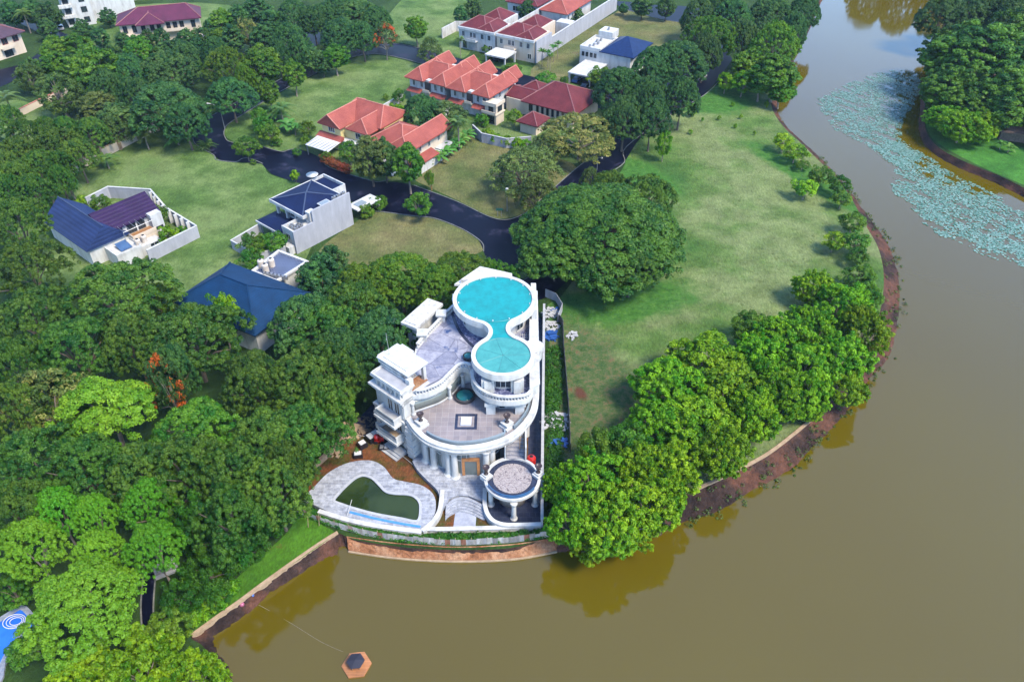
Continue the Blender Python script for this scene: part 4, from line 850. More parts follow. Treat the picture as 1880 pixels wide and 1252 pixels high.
# big dark blue hip roof in the trees with flat white annex
f = Fr(P(318, 553, 5), R(60.4)); h = thing('house', 'house under a huge dark blue hipped roof sunk among the trees', 'house', f.w(7, -9, 0))
MB(f).hip(-.2, 13.6, -19.0, .2, 5.0, 8.3, 7.4, 5.5, 'v', .15).build('roof', MT['r_teal'], h)
ridge_caps(h, f, hip_lines(-.2, 13.6, -19.0, .2, 5.0, 8.3, 7.4, 5.5, 'v'), MT['r_teal'])
MB(f).box(.8, 12.6, -18.0, -.8, 0, 4.9).build('wall', MT['white'], h)
window(h, f, 'v', -.8, 1, 3, 5, 1, 3); window(h, f, 'v', -.8, 1, 8, 10, 1, 3)
c4 = [P(460,497,4.3), P(508,517,4.3), P(567,479,4.3), P(511,458,4.3)]
h = thing('annex', 'flat roofed white annex with navy tiled deck and water tanks', 'building', ((c4[0][0] + c4[2][0]) / 2, (c4[0][1] + c4[2][1]) / 2, 0))
c2 = [p[:2] for p in c4]; MB().prism(offset(c2, .5, True), 0, 3.9).build('wall', MT['white'], h)
MB().band(c2, 0, .75, 3.9, 4.3, True).build('parapet', MT['white'], h); MB().sheet(offset(c2, .7, True), 4.0).build('flat_roof', tiled('navy_deck_tiles', (.02, .035, .10), (.05, .07, .15), (.25, .28, .38), .5, .5, .05, .4), h)
for k, (a, b) in enumerate(((480, 488), (488, 496), (499, 486))):
    p = P(a, b, 4.3); tank(Fr((0, 0, 0), 0), p[0], p[1], 4.0, MT['tank'], ['white water tank at the left of three on the annex roof', 'white water tank nearest the dark blue roof of three on the annex', 'white water tank at the right of three on the annex roof'][k], .6, 1.7, 'tanks on the annex roof')
for k in range(6): p = P(484 + 7 * k, 505 + 1.5 * k, 4.2); ac_unit(Fr((0, 0, 0), 0), h, p[0], p[1], 4.0)

# orange roofed houses
fA = fr_px((774,310), (870,248))
OR, OC = MT['r_orange'], MT['ridge_o']
h = thing('house', 'orange roofed cream house with a long tiled lean-to beside the dry lawn', 'house', fA.w(3, 6, 0))
MB(fA).box(-4, 11.2, .6, 5.2, 0, 5.9).box(-3.6, 7.2, 4, 11.8, 0, 5.6).build('wall', MT['cream'], h)
roofpart(h, fA, [(-4.6,8.2,1.2,12.6,5.7,8.7,dict(axis='v',h0=5,h1=5.5)),(-5.0,12.2,-.5,5.8,6.0,8.2,dict(h0=2.6,h1=.1))], OR, OC)
MB(fA).box(-4.0, 6, -1.6, .6, 0, 2.4).box(6.2, 11, -1.0, .6, 0, 2.6).build('lean_to_wall', MT['white'], h)
MB(fA).add([(-4.3,-1.9,2.5),(4.8,-1.9,2.5),(4.8,.6,3.3),(-4.3,.6,3.3),(-4.3,-1.9,2.35),(4.8,-1.9,2.35),(4.8,.6,2.4),(-4.3,.6,2.4)], [(0,1,2,3),(4,5,1,0),(5,6,2,1),(7,4,0,3),(7,6,5,4)]).build('lean_to_roof', OR, h)
for u in (-3, .4, 3.8, 7.5): window(h, fA, 'v', .6, -1, u, u + .7, 3.9, 5.0)
window(h, fA, 'u', -4, -1, 1.6, 3.4, 3.4, 5.0); MB(fA).box(-6.5, -4, 3, 8, 2.5, 2.7).box(-6.4, -6.2, 3.1, 3.3, 0, 2.5).box(-6.4, -6.2, 7.7, 7.9, 0, 2.5).build('carport', MT['white'], h)
h = thing('house', 'yellow house with orange hipped roofs and a sloping white carport', 'house', fA.w(4, 20, 0))
MB(fA).box(-3.0, 7, 21.5, 27.4, 0, 6.0).box(-1.6, 5, 15, 21.5, 0, 5.8).box(3, 12.4, 13, 25, 0, 5.8).build('wall', MT['yellow'], h)
roofpart(h, fA, [(1.6,13.0,12.9,27.2,6.0,9.0,dict(axis='v',h0=3.4,h1=2.6)),(-3.7,8.5,20.9,28.0,6.0,8.7,dict(h0=.05,h1=1)),(-2.2,7.5,13.6,20.6,5.7,8.1,dict(h0=2.2,h1=1))], OR, OC)
MB(fA).add([(-3.05,21.6,6.0),(-3.05,27.3,6.0),(-3.05,24.45,8.4),(-2.9,21.6,6.0),(-2.9,27.3,6.0),(-2.9,24.45,8.4)], [(0,1,2),(5,4,3)]).build('gable', MT['yellow'], h)
MB(fA).box(-3.4, -1.6, 16, 21.4, 0, 3).box(-3.6, -1.2, 15.8, 16.1, 3, 3.9).build('porch_wall', MT['white'], h)
MB(fA).add([(-4.9,20.6,2.9),(-4.9,28.2,2.9),(-3.0,28.2,3.8),(-3.0,20.6,3.8),(-4.9,20.6,2.75),(-4.9,28.2,2.75),(-3.0,28.2,3.0),(-3.0,20.6,3.0)], [(0,1,2,3),(4,5,1,0),(5,6,2,1),(7,4,0,3)]).build('eave_roof', OR, h)
cpm = MB(fA).add([(-9.2,20.2,2.7),(-9.2,27.4,2.7),(-4.2,27.8,3.1),(-4.2,20.6,3.1),(-9.2,20.2,2.58),(-9.2,27.4,2.58),(-4.2,27.8,2.98),(-4.2,20.6,2.98)], [(0,1,2,3),(4,5,1,0),(5,6,2,1),(7,4,0,3),(7,6,5,4)])
cpo = cpm.build('carport', MT['frame'], h)
m = MB(fA)
for k in range(7): m.box(-9.2, -4.3, 20.7 + 1.05 * k, 20.78 + 1.05 * k, 2.98, 3.05)
for v in (20.5, 27.1): m.box(-9.0, -8.85, v, v + .15, 0, 2.6)
m.build('beams', MT['steel'], cpo)
window(h, fA, 'u', -3.0, -1, 23.4, 25.2, 4.3, 6.0, bars=2); window(h, fA, 'v', 21.5, -1, -1, .4, 4.0, 5.4); window(h, fA, 'u', -1.6, -1, 16.6, 18, 3.6, 5)
p = fA.w(8, 12.6, 6.4); tg = thing('solar_heater', 'turquoise solar water heater between the yellow house roofs', 'solar heater', p)
MB(Fr(p, fA.a)).box(2, 6.5, -1.2, .6, -.9, -.75).build('panel', MT['teal_dome'], tg); MB().tube([fA.w(10, 11.6, 5.9), fA.w(14, 11.6, 5.9)], .3, 8).build('tank', MT['frame'], tg)
def orange_house(v0, label, mirror):
    h = thing('house', label, 'house', fA.w(37, v0 + 6.5, 0), 'orange roofed twin houses')
    MB(fA).box(31.2, 44.6, v0 + .8, v0 + 12.4, 0, 6.1).build('wall', MT['white'], h)
    roofpart(h, fA, [(32.6,42.4,v0 - .1,v0 + 12.9,6.2,8.9,dict(axis='v',h0=4.0,h1=4.0)),(29.9,41.5,v0 + 6.9,v0 + 13.1,6.1,8.6,dict(h0=2.8,h1=1)),(30.3,44.0,v0 - .4,v0 + 5.2,6.1,8.4,dict(h0=2.6,h1=.6)),(39,46.2,v0 + 7.6,v0 + 12.4,6.2,8.8,dict(h0=1,h1=.1)),(40,47.5,v0 + .4,v0 + 4.6,6.2,8.6,dict(h0=1,h1=.1))], OR, OC)
    for a in (8.0, 10.6): window(h, fA, 'u', 31.2, -1, v0 + a, v0 + a + .7, 3.9, 5.4)
    for a in (1.4, 3.4): window(h, fA, 'u', 31.2, -1, v0 + a, v0 + a + .7, 3.9, 5.4)
    for u in (33.5, 36.5, 41): window(h, fA, 'v', v0 + .8, -1, u, u + .8, 3.9, 5.2)
    b = MB(fA).box(30.2, 31.2, v0 + 5.2, v0 + 7.4, 3.0, 3.2).box(30.1, 30.2, v0 + 5.2, v0 + 7.4, 3.2, 3.9).build('balcony', MT['cream'], h)
    MB(fA).box(31.0, 31.25, v0 + 5.4, v0 + 7.2, 3.2, 5.6).build('recess', MT['dframe'], b)
    MB(fA).add([(29.6,v0 + 8,2.6),(29.6,v0 + 12.6,2.6),(31.2,v0 + 12.6,3.3),(31.2,v0 + 8,3.3)], [(0,1,2,3)]).add([(29.6,v0,2.6),(29.6,v0 + 5,2.6),(31.2,v0 + 5,3.3),(31.2,v0,3.3)], [(0,1,2,3)]).build('eave_roof', OR, h)
    return h
orange_house(15.2, 'orange roofed white house at the top left of the twin pair', False)
h = orange_house(1.6, 'orange roofed white house with a stack of cream balconies at its corner', True)
MB(fA).box(28.8, 32.4, -1.8, 1.6, 0, 5.0).box(28.3, 32.6, -2.1, 2.0, 2.7, 3.0).box(28.3, 32.6, -2.1, 2.0, 5.0, 5.25).box(28.3, 28.45, -2.1, 2.0, 5.25, 5.9).box(28.3, 32.6, -2.1, -1.95, 5.25, 5.9).box(28.0, 28.15, -2.1, 2.2, 3.0, 3.7).build('balcony_tower', MT['cream'], h)
window(h, fA, 'u', 28.8, -1, -.9, .4, 3.4, 4.7, MT['dframe']); window(h, fA, 'v', -1.8, -1, 29.6, 31.4, 3.4, 4.7, MT['dframe']); window(h, fA, 'u', 28.8, -1, -1.2, .8, .3, 2.4, MT['dframe'])
# maroon hip house
RM, RC = MT['r_maroon'], MT['ridge_m']
h = thing('house', 'pink walled house under a broad maroon hipped roof', 'house', fA.w(44, -12, 0))
MB(fA).box(37.6, 51, -19.2, -5.2, 0, 4.4).box(38.5, 48, -5.2, 1.4, 0, 3.6).build('wall', MT['cream'], h)
roofpart(h, fA, [(36.6,52.2,-20.4,-4.2,4.4,8.1,dict(axis='v',h0=7.2,h1=5.5)),(38.8,46.5,-5.4,1.9,3.8,5.2,dict(axis='v',h0=.1,h1=.1)),(45,50.5,-5,1.0,4.0,5.6,dict(axis='u'))], RM, RC)
roofpart(h, fA, [(28.4,34.6,-14.2,-8.0,2.9,5.0)], RM, RC); MB(fA).box(29.2, 34, -13.4, -8.8, 0, 2.8).build('garage_wall', MT['cream'], h)
for k in range(6): window(h, fA, 'u', 37.6, -1, -16.5 + 1.5 * k, -15.9 + 1.5 * k, 1.9, 3.8, MT['dframe'], bars=0)
window(h, fA, 'u', 37.6, -1, -7.2, -6.2, 1.9, 3.6, MT['dframe'])
# low walls of the garden plots
for pts, lab in (([(12.5,12.2),(30,12.9)], 'white garden wall between the orange house gardens'), ([(14,27.6),(29,28.2)], 'white garden wall along the long lawn by the orange houses'), ([(14.5,12.2),(14.5,27.6)], 'white wall behind the yellow house')):
    t = thing('garden_wall', lab, 'wall', fA.w(pts[0][0], pts[0][1], 0)); MB(fA).band(pts, -.12, .12, 0, 1.9).build('wall', MT['white'], t); MB(fA).band(pts, -.17, .17, 1.9, 2.0).build('coping', MT['white'], t)
bw = thing('garden_wall', 'blue grey retaining wall with hanging creepers above the dry lawn', 'wall', P(900, 255)); bl = [p[:2] for p in PP([(868,246),(885,262),(930,272),(975,268)], 0)]
MB().band(bl, -.12, .12, 0, 2.4).build('wall', MT['conc'], bw); MB().band(bl, -.18, .18, 2.4, 2.5).build('coping', MT['conc_lt'], bw)

# cream duplex
fC = fr_px((983,117), (1131,19))
def duplex(v0, label, wallmat):
    h = thing('house', label, 'house', fC.w(5, v0 + 6.5, 0), 'cream maroon roofed row houses')
    MB(fC).box(0, 9.8, v0, v0 + 12.8, 0, 6.6).box(9.8, 22, v0 + 4.5, v0 + 12.8, 0, 5.6).build('wall', wallmat, h)
    MB(fC).box(-.45, .2, v0 - .1, v0 + 12.9, 5.9, 6.6).build('cornice', MT['white'], h)
    roofpart(h, fC, [(.3,9.9,v0 + 3.2,v0 + 12.6,6.6,9.0,dict(axis='v',h0=3.5,h1=4)),(.2,8.6,v0 + .4,v0 + 6.4,6.6,8.3,dict(h0=2.4,h1=1)),(12.6,21.5,v0 + 5.2,v0 + 12.6,5.6,7.9,dict(axis='u'))], RM, RC)
    for a in (1.6, 4.0): window(h, fC, 'u', 0, -1, v0 + a, v0 + a + .9, 4.0, 5.4)
    for a in (6.8, 8.0, 10.8): window(h, fC, 'u', 0, -1, v0 + a, v0 + a + .8, 3.9, 5.3)
    window(h, fC, 'u', 0, -1, v0 + 1.0, v0 + 2.1, 1.0, 2.4); window(h, fC, 'u', 0, -1, v0 + 10.2, v0 + 11.4, .4, 2.5, MT['dframe'])
    b = MB(fC).box(-1.5, 0, v0 + 6.0, v0 + 9.6, 3.0, 3.2).box(-1.5, -1.4, v0 + 6.0, v0 + 9.6, 3.2, 3.9).build('balcony', wallmat, h); MB(fC).box(-.03, .05, v0 + 6.3, v0 + 9.3, .2, 2.7).build('garage_door', MT['conc_lt'], b)
    return h
duplex(.5, 'cream row house with maroon roof and a white flat carport in front', MT['cream'])
h = duplex(14.0, 'cream row house with maroon roof at the left end of its pair', MT['white'])
t = thing('carport', 'white flat carport on columns in front of the cream row house', 'carport', fC.w(-4, 9, 0))
MB(fC).box(-8.2, -1.6, 5.6, 12.6, 2.7, 3.1).build('roof', MT['white_old'], t)
for u, v in ((-7.9,5.9),(-7.9,12.2),(-2.2,5.9),(-2.2,12.2)): MB(fC).box(u - .2, u + .2, v - .2, v + .2, 0, 2.7).build('column', MT['white'], t)
t = thing('side_wall', 'tall pale wall running back along the side of the cream row house', 'wall', fC.w(30, 0, 0))
MB(fC).box(9.8, 30, -.15, .15, 0, 4.6).box(30, 58, -.15, .15, 0, 4.8).box(0.1, 9.8, -.2, .2, 0, 6.4).build('wall', MT['conc'], t); MB(fC).box(9.8, 58, -.22, .22, 4.8, 4.95).build('coping', MT['white'], t)
t = thing('side_wall', 'pale wall dividing the two cream row house plots', 'wall', fC.w(25, 13.7, 0)); MB(fC).box(9.9, 42, 13.5, 13.8, 0, 6.6).build('wall', MT['white'], t)
h = thing('house', 'orange roofed house behind the cream row houses at the top edge', 'house', fC.w(36, 8, 0))
MB(fC).box(27.5, 46, 4.2, 13, 0, 6.4).build('wall', MT['white'], h); roofpart(h, fC, [(26.6,47,3.2,13.4,6.4,9.6)], OR, OC)
for u in (29, 32, 35, 38): window(h, fC, 'v', 4.2, -1, u, u + 1, 3.6, 5.2)
MB(fC).box(22.3, 26.0, .3, 5, 0, 5.2).build('store_wall', MT['white'], h)
h = thing('house', 'white building with maroon roof at the top edge left of the orange roof', 'house', fC.w(40, 21, 0))
MB(fC).box(30, 46, 16, 27, 0, 6.2).build('wall', MT['white'], h); roofpart(h, fC, [(29.4,46.6,15.4,27.6,6.2,8.8)], RM, RC); window(h, fC, 'u', 30, -1, 18, 20, 3.5, 5); window(h, fC, 'u', 30, -1, 23, 25, 3.5, 5)
t = thing('garden_wall', 'pale angled wall at the left end of the cream row', 'wall', fC.w(10, 32, 0)); MB(fC).band([(4,36),(12,36),(16,29)], -.15, .15, 0, 3.2).build('wall', MT['white_old'], t)
# white house with blue hip roof
h = thing('house', 'white flat fronted house with a bright blue hipped roof behind', 'house', fC.w(8, -20, 0))
MB(fC).box(2.5, 16, -29, -13.2, 0, 6.2).box(13, 17.5, -18.5, -14, 6.2, 8.2).build('wall', MT['white'], h)
MB(fC).band([(2.5,-13.2),(2.5,-19.5),(13,-19.5),(13,-13.2)], -.12, .12, 6.2, 6.9, True).build('parapet', MT['white'], h)
MB(fC).box(2.4, 2.9, -20, -13.3, 6.0, 6.25).build('ledge', MT['white'], h)
MB(fC).hip(2.2, 16.6, -30, -19.3, 6.3, 9.4, 5, 5.2, 'v').build('roof', basic('bright_blue_roof', (.010, .034, .13), (.006, .022, .085), 1.2, .55, spec=.2), h)
for a in (-15.8, -14.6, -18.4, -17.2): window(h, fC, 'u', 2.5, -1, a, a + .7, 4.2, 5.3, MT['dframe'], bars=0)
MB(fC).box(-8.6, 2.5, -22, -15.0, 2.8, 3.15).build('carport_roof', MT['white'], h)
for u, v in ((-8.2,-15.4),(-8.2,-21.6)): MB(fC).box(u - .25, u + .25, v - .25, v + .25, 0, 2.8).build('column', MT['white'], h)
for k in range(5): ac_unit(fC, h, 4 + 1.6 * k, -15.5 - .6 * (k % 3), 6.22)
ac_unit(fC, h, 14.5, -16.5, 8.2)
# top-left houses
fT = Fr(P(222, 64), R(17.9)); h = thing('house', 'wide cream house under a long purple maroon roof in the top left trees', 'house', fT.w(13, -6, 0))
RP = roof('purple_roof_tiles', (.16, .035, .085), (.10, .025, .06))
MB(fT).box(1.6, 25, -10.4, -1.2, 0, 6.2).build('wall', MT['cream'], h)
roofpart(h, fT, [(.8,26,-11.4,-.4,6.2,9.4,dict(h0=7,h1=4)),(6.5,15,-13.0,-4,6.1,8.4,dict(axis='v',h0=4,h1=.5))], RP, MT['ridge_m'])
MB(fT).box(14.5, 21, -11.8, -10.4, 2.9, 3.1).box(14.5, 21, -11.9, -11.75, 3.1, 4.0).box(1.2, 13, -12.2, -10.4, 2.7, 3.0).build('balcony', MT['cream'], h)
for u in (2.5, 5.2, 7.8, 10.4, 12.4, 15.2, 17.2, 19.2, 22.6): window(h, fT, 'v', -10.4, -1, u, u + 1.1, 3.4, 5.4, MT['dframe'])
fB = Fr(P(128, 52), R(31.2)); h = thing('apartment_block', 'tall white block at the top left edge of the photo', 'building', fB.w(4, 4, 0))
MB(fB).box(0, 8.4, 0, 12, 0, 13).box(8.4, 22, 3, 14, 0, 11).build('wall', MT['white'], h)
for z in (3.2, 6.4, 9.6): MB(fB).box(-1.2, 2.8, -1.3, .05, z, z + .9).build('balcony', MT['white_old'], h)
for z in (1, 4.2, 7.4, 10.4):
    for u in (.4, 5.2): window(h, fB, 'v', 0, -1, u, u + 1.6, z, z + 1.6, MT['dframe'])
fL = Fr(P(0, 112), R(57.2)); h = thing('house', 'cream house with dark maroon roof and red shutters at the left edge', 'house', fL.w(2, 4, 0))
MB(fL).box(-6, 8.7, 0, 8, 0, 6.2).build('wall', MT['cream'], h); roofpart(h, fL, [(-7,9.8,-1.2,9,6.2,8.8)], basic('dark_maroon_roof', (.075, .03, .05), (.05, .022, .04), .8, .6), RC)
for u in (-1.2, 2.6, 6): window(h, fL, 'v', 0, -1, u, u + 1.6, 3.9, 5.5, basic('red_shutter', (.32, .05, .06), None, 1, .6))
window(h, fL, 'v', 0, -1, 2.2, 4.6, .4, 2.5, MT['dframe']); MB(fL).box(1.4, 5.4, -1.6, 0, 2.8, 3.1).box(1.4, 5.4, -1.65, -1.5, 3.1, 3.9).build('balcony', MT['cream'], h)
for q, (a, b, w_, d_, hh, lab) in enumerate(((240, 2, 14, 10, 8, 'pale grey house at the top edge behind the purple roof'), (185, 2, 9, 9, 9, 'small white house at the top edge beside the tall white block'))):
    p = P(a, b); f = Fr(p, R(25)); h = thing('house', lab, 'house', p); MB(f).box(-w_ / 2, w_ / 2, 0, d_, 0, hh).build('wall', MT['white'], h); MB(f).hip(-w_ / 2 - .8, w_ / 2 + .8, -.8, d_ + .8, hh, hh + 2.4).build('roof', MT['ridge_b'], h); window(h, f, 'v', 0, -1, -2, 0, 4, 6); window(h, f, 'v', 0, -1, 1.5, 3, 4, 6)
p = P(1858, 262); f = Fr(p, R(-18)); h = thing('hut', 'brown roofed waterside hut at the right edge under the far trees', 'hut', p)
MB(f).box(-3, 6, .6, 4.5, 0, 2.5).build('wall', MT['bark'], h); MB(f).hip(-3.8, 6.8, -.2, 5.2, 2.5, 3.9, axis='u', h0=1, h1=1).build('roof', basic('brown_thatch', (.20, .13, .10), (.11, .07, .06), 2.5, .9), h)

# ------------------------------------------------------------------ pool at the lower left, floating platform
bp = [p[:2] for p in smooth(PP([(-40,1150),(0,1135),(40,1112),(62,1128),(75,1150),(48,1166),(26,1190),(10,1220),(2,1252),(-40,1280)], .1), 3, True)]
t = thing('blue_pool', 'bright blue swimming pool at the lower left corner', 'pool', (bp[0][0], bp[0][1], 0))
MB().sheet(bp, .18).build('water', MT['pool_blue'], t); MB().band(bp, -.6, .05, 0, .3, True).build('coping', tiled('pool_coping', (.30, .33, .40), (.22, .25, .32), (.4, .4, .45), .5, .5, .02, .5), t)
m = MB(); c = P(26, 1140, .25)
for k in range(3): m.tube([(c[0] + (1.3 - .3 * k) * math.cos(q) + .1 * k, c[1] + (.95 - .22 * k) * math.sin(q), .25) for q in [2 * math.pi * i / 30 for i in range(31)]], .05, 5)
tag(m.build('pool_hose', MT['frame']), 'white pool hose coiled on the blue water', 'hose')
p = P(655, 1221, WZ); t = thing('floating_platform', 'hexagonal orange wooden raft with a small navy roof floating on the lake', 'raft', p)
hexp = lambda r_, a0=0: [(p[0] + r_ * math.cos(a0 + i * math.pi / 3), p[1] + r_ * math.sin(a0 + i * math.pi / 3)) for i in range(6)]
MB().prism(hexp(1.75, .12), WZ - .15, WZ + .22).build('deck', tiled('raft_planks', (.58, .24, .09), (.47, .18, .06), (.2, .08, .03), 4, .18, .02, .6), t)
hx = hexp(1.05, .12); m = MB(); m.add([(a, b, WZ + 1.05) for a, b in hx] + [(p[0], p[1], WZ + 1.3)] + [(a, b, WZ + .98) for a, b in hx], [(i, (i + 1) % 6, 6) for i in range(6)] + [(i + 7, (i + 1) % 6 + 7, (i + 1) % 6, i) for i in range(6)])
m.build('roof', basic('raft_roof_felt', (.012, .014, .035), None, 1, .8), t)
for a, b in hexp(.8, .12): MB().tube([(a, b, WZ + .2), (a, b, WZ + 1.05)], .05, 5).build('post', MT['wood'], t)
MB().prism(hexp(.55, .12), WZ + .22, WZ + .8).build('cabin', MT['wood_or'], t)
pts = smooth([P(475,1110,-.6), P(490,1118,WZ+.03), P(540,1147,WZ+.02), P(590,1178,WZ+.02), P(630,1196,WZ+.1)], 6)
tag(MB().tube(pts, .016, 4).build('mooring_rope', MT['bark_pale']), 'thin rope running from the bank to the floating raft', 'rope')

# ------------------------------------------------------------------ vehicles, lamps and small things
def car(px, ang, label, col, group='parked cars'):
    c = P(*px); f = Fr(c, ang); t = thing('car', label, 'car', c, group)
    cm = basic('car_paint', col, None, 1, .25)
    prof = [(-2.1,.35),(-2.15,.8),(-1.9,.95),(-1.3,1.0),(1.0,1.0),(2.0,.8),(2.15,.55),(2.1,.35)]
    m = MB(f); n_ = len(prof); m.add([(u, -.86, z) for u, z in prof] + [(u, .86, z) for u, z in prof], [tuple(range(n_)), tuple(range(2 * n_ - 1, n_ - 1, -1))] + [(i, i + n_, (i + 1) % n_ + n_, (i + 1) % n_) for i in range(n_)]); m.build('body', cm, t)
    cb = [(-1.7,1.0),(-1.35,1.45),(.25,1.45),(1.0,1.0)]
    m = MB(f); m.add([(u, -.76 + (.1 if z > 1.2 else 0), z) for u, z in cb] + [(u, .76 - (.1 if z > 1.2 else 0), z) for u, z in cb], [(0,1,2,3),(7,6,5,4),(0,4,5,1),(1,5,6,2),(2,6,7,3)]); g = m.build('cabin', MT['glass'], t)
    MB(f).box(-1.3, .2, -.62, .62, 1.44, 1.5).build('roof', cm, g)
    for u in (-1.3, 1.3):
        for v in (-.85, .85):
            m = MB(); a = f.w(u, v - .1, .32); b = f.w(u, v + .1, .32); m.tube([a, b], .32, 14); m.build('wheel', MT['black'], t)
    for v in (-.6, .6): MB(f).box(2.08, 2.17, v - .18, v + .18, .6, .75).build('headlight', MT['frame'], t)
car((1060,150), fC.a, 'blue car parked under the white house carport', (.04, .10, .30)); car((1076,160), fC.a, 'dark car parked in front of the white house carport', (.03, .03, .05))
car((1288,146), R(60), 'white car half hidden under trees on the meadow road', (.75, .75, .75)); car((726,318), fA.a, 'pale blue car in the carport behind the street trees', (.30, .38, .50))
car((384,68), R(20), 'white car beside the purple roofed house', (.75, .75, .75)); car((112,54), R(120), 'silver car by the tall white block', (.5, .5, .52))
car((915,110), fC.a, 'dark car under the white flat carport of the cream row house', (.03, .035, .05)); car((5,64), R(15), 'white car at the far left road', (.7, .7, .7))

def lamp(px, hgt, label, curve=None, heads=1):
    b = P(*px); t = thing('street_lamp', label, 'street lamp', b, 'street lamps')
    MB().tube([(b[0], b[1], 0), (b[0], b[1], hgt * .5), (b[0], b[1], hgt)], [.11, .08, .06], 8).build('pole', MT['steel'], t)
    if curve:
        d = Vector(curve).normalized(); pts = [(b[0] + d.x * s * 2.4, b[1] + d.y * s * 2.4, hgt + .9 * math.sin(s * 1.57)) for s in [i / 6 for i in range(7)]]
        MB().tube(pts, .06, 6).build('arm', MT['steel'], t); e = pts[-1]
        MB().tube([(e[0] - d.x * .1, e[1] - d.y * .1, e[2]), (e[0] + d.x * .9, e[1] + d.y * .9, e[2] + .02)], [.1, .2], 8).build('lamp_head', MT['white'], t)
    elif heads == 2:
        MB().tube([(b[0] - .9, b[1], hgt - .2), (b[0] + .9, b[1], hgt - .2)], .05, 5).build('arm', MT['steel'], t)
        for s in (-1, 1): MB().lathe((b[0] + s * .9, b[1], hgt - .35), [(.2, 0), (.28, .2), (.1, .35)], 10).build('lamp_head', MT['white'], t)
    else: MB().lathe((b[0], b[1], hgt), [(.08, 0), (.3, .1), (.32, .45), (.12, .6)], 10).build('lamp_head', MT['white'], t)
lamp((413,238), 5.6, 'curved arm street lamp standing where the road bends', (-1, .25)); lamp((931,388), 5.0, 'straight white lantern lamp post on the corner lawn'); lamp((1096,312), 3.2, 'double headed white lamp beside the meadow road', None, 2)
lamp((676,103), 5.5, 'slim lamp post at the top bend of the road'); lamp((1262,36), 4.5, 'slim lamp post by the top road near the wood')
b = P(917, 398); t = thing('sign_post', 'small green board on two posts at the road corner', 'sign', b)
MB().tube([(b[0] - .4, b[1], 0), (b[0] - .4, b[1], 1.9)], .05, 5).tube([(b[0] + .4, b[1], 0), (b[0] + .4, b[1], 1.9)], .05, 5).build('post', MT['steel'], t); MB().box(b[0] - .7, b[0] + .7, b[1] - .06, b[1] - .01, 1.5, 2.0).build('board', basic('green_board', (.02, .12, .10), None, 1, .5), t)
p0 = P(787, 350); t = thing('wooden_post', 'short reddish post under the small bright tree at the road', 'post', p0); MB().tube([(p0[0] + .7, p0[1], 0), (p0[0] + .7, p0[1], 1.7)], .1, 6).build('post', MT['wood'], t)

def urn(x, y, z, label):
    t = thing('urn', label, 'urn', (x, y, z), 'bronze urns on white pedestals')
    MB().lathe((x, y, z), [(.30, 0), (.32, .12), (.12, .22), (.14, .4), (.12, .55), (.30, .7), (.34, 1.0)], 16).build('stem', MT['urn'], t, False)
    MB().lathe((x, y, z), [(.34, 1.0), (.46, 1.25), (.52, 1.32), (.48, 1.36), (.36, 1.2), (.02, 1.15)], 16).build('bowl', MT['urn'], t, False)
urn(-12.7, 78.5, 7.95, 'bronze urn at the left end of the main terrace'); urn(-.7, 78.2, 7.95, 'bronze urn at the right end of the main terrace')
urn(-3.5, 71.75, 4.6, 'bronze urn on the left side of the round mosaic terrace'); urn(3.55, 72.0, 4.6, 'bronze urn on the right side of the round mosaic terrace')
p = (2.75, 76.6); t = thing('water_tank', 'red plastic water tank on a stand in the narrow side yard', 'water tank', (p[0], p[1], 0))
MB().lathe((p[0], p[1], 1.2), [(.62, 0), (.64, .5), (.66, .55), (.64, .6), (.64, 1.2), (.45, 1.45), (.25, 1.5)], 18).build('tank_body', MT['red'], t); MB().lathe((p[0], p[1], 2.7), [(.24, 0), (.24, .08), (.02, .1)], 10).build('lid', MT['black'], t)
m = MB()
for a in (-.4, .4):
    for b in (-.4, .4): m.box(p[0] + a - .05, p[0] + a + .05, p[1] + b - .05, p[1] + b + .05, 0, 1.2)
m.build('stand', MT['steel'], t)
m = MB()
for s in (0, .55): m.tube([(1.05 + s, 76.0, 4.8), (1.25 + s, 79.6, 7.4)], .05, 5)
for k in range(9): q = (k + .5) / 9; m.tube([(1.05 + .2 * q, 76.0 + 3.6 * q, 4.8 + 2.6 * q), (1.6 + .2 * q, 76.0 + 3.6 * q, 4.8 + 2.6 * q)], .035, 4)
tag(m.build('ladder', MT['tan']), 'wooden ladder lying on the stairs beside the round terrace', 'ladder')
def crate(px, w_, d_, hh, label, ang=.7, twin=False):
    c = P(*px); f = Fr(c, ang); t = thing('crate', label, 'crate', c, 'black crates with white lids'); MB(f).box(-w_ / 2, w_ / 2, -d_ / 2, d_ / 2, 0, hh).build('box', MT['black'], t)
    if twin:
        MB(f).box(-w_ / 2 + .1, -.06, -d_ / 2 + .1, d_ / 2 - .1, hh, hh + .08).build('lid', MT['frame'], t); MB(f).box(.06, w_ / 2 - .1, -d_ / 2 + .1, d_ / 2 - .1, hh, hh + .08).build('lid', MT['frame'], t)
    else: MB(f).box(-w_ / 2 + .15, w_ / 2 - .15, -d_ / 2 + .15, d_ / 2 - .15, hh, hh + .08).build('lid', MT['frame'], t)
crate((686,806), 2.0, 1.3, 1.0, 'large black crate with two white lids beside the mansion', .75, True); crate((666,820), 1.2, 1.1, .9, 'small black crate with one white lid on the red soil'); crate((658,838), 1.3, 1.0, .7, 'black crate with a white lid at the edge of the pool deck', .2)
c = P(697, 812); t = thing('cement_mixer', 'red machine beside the twin lidded black crate', 'machine', c)
MB().box(c[0] - .7, c[0] + .7, c[1] - .35, c[1] + .35, .35, .7).box(c[0] + .1, c[0] + .7, c[1] - .3, c[1] + .3, .7, 1.3).build('chassis', MT['red'], t); MB().lathe((c[0] - .35, c[1], .7), [(.2, 0), (.45, .3), (.45, .6), (.25, .9)], 12).build('drum', MT['red'], t)
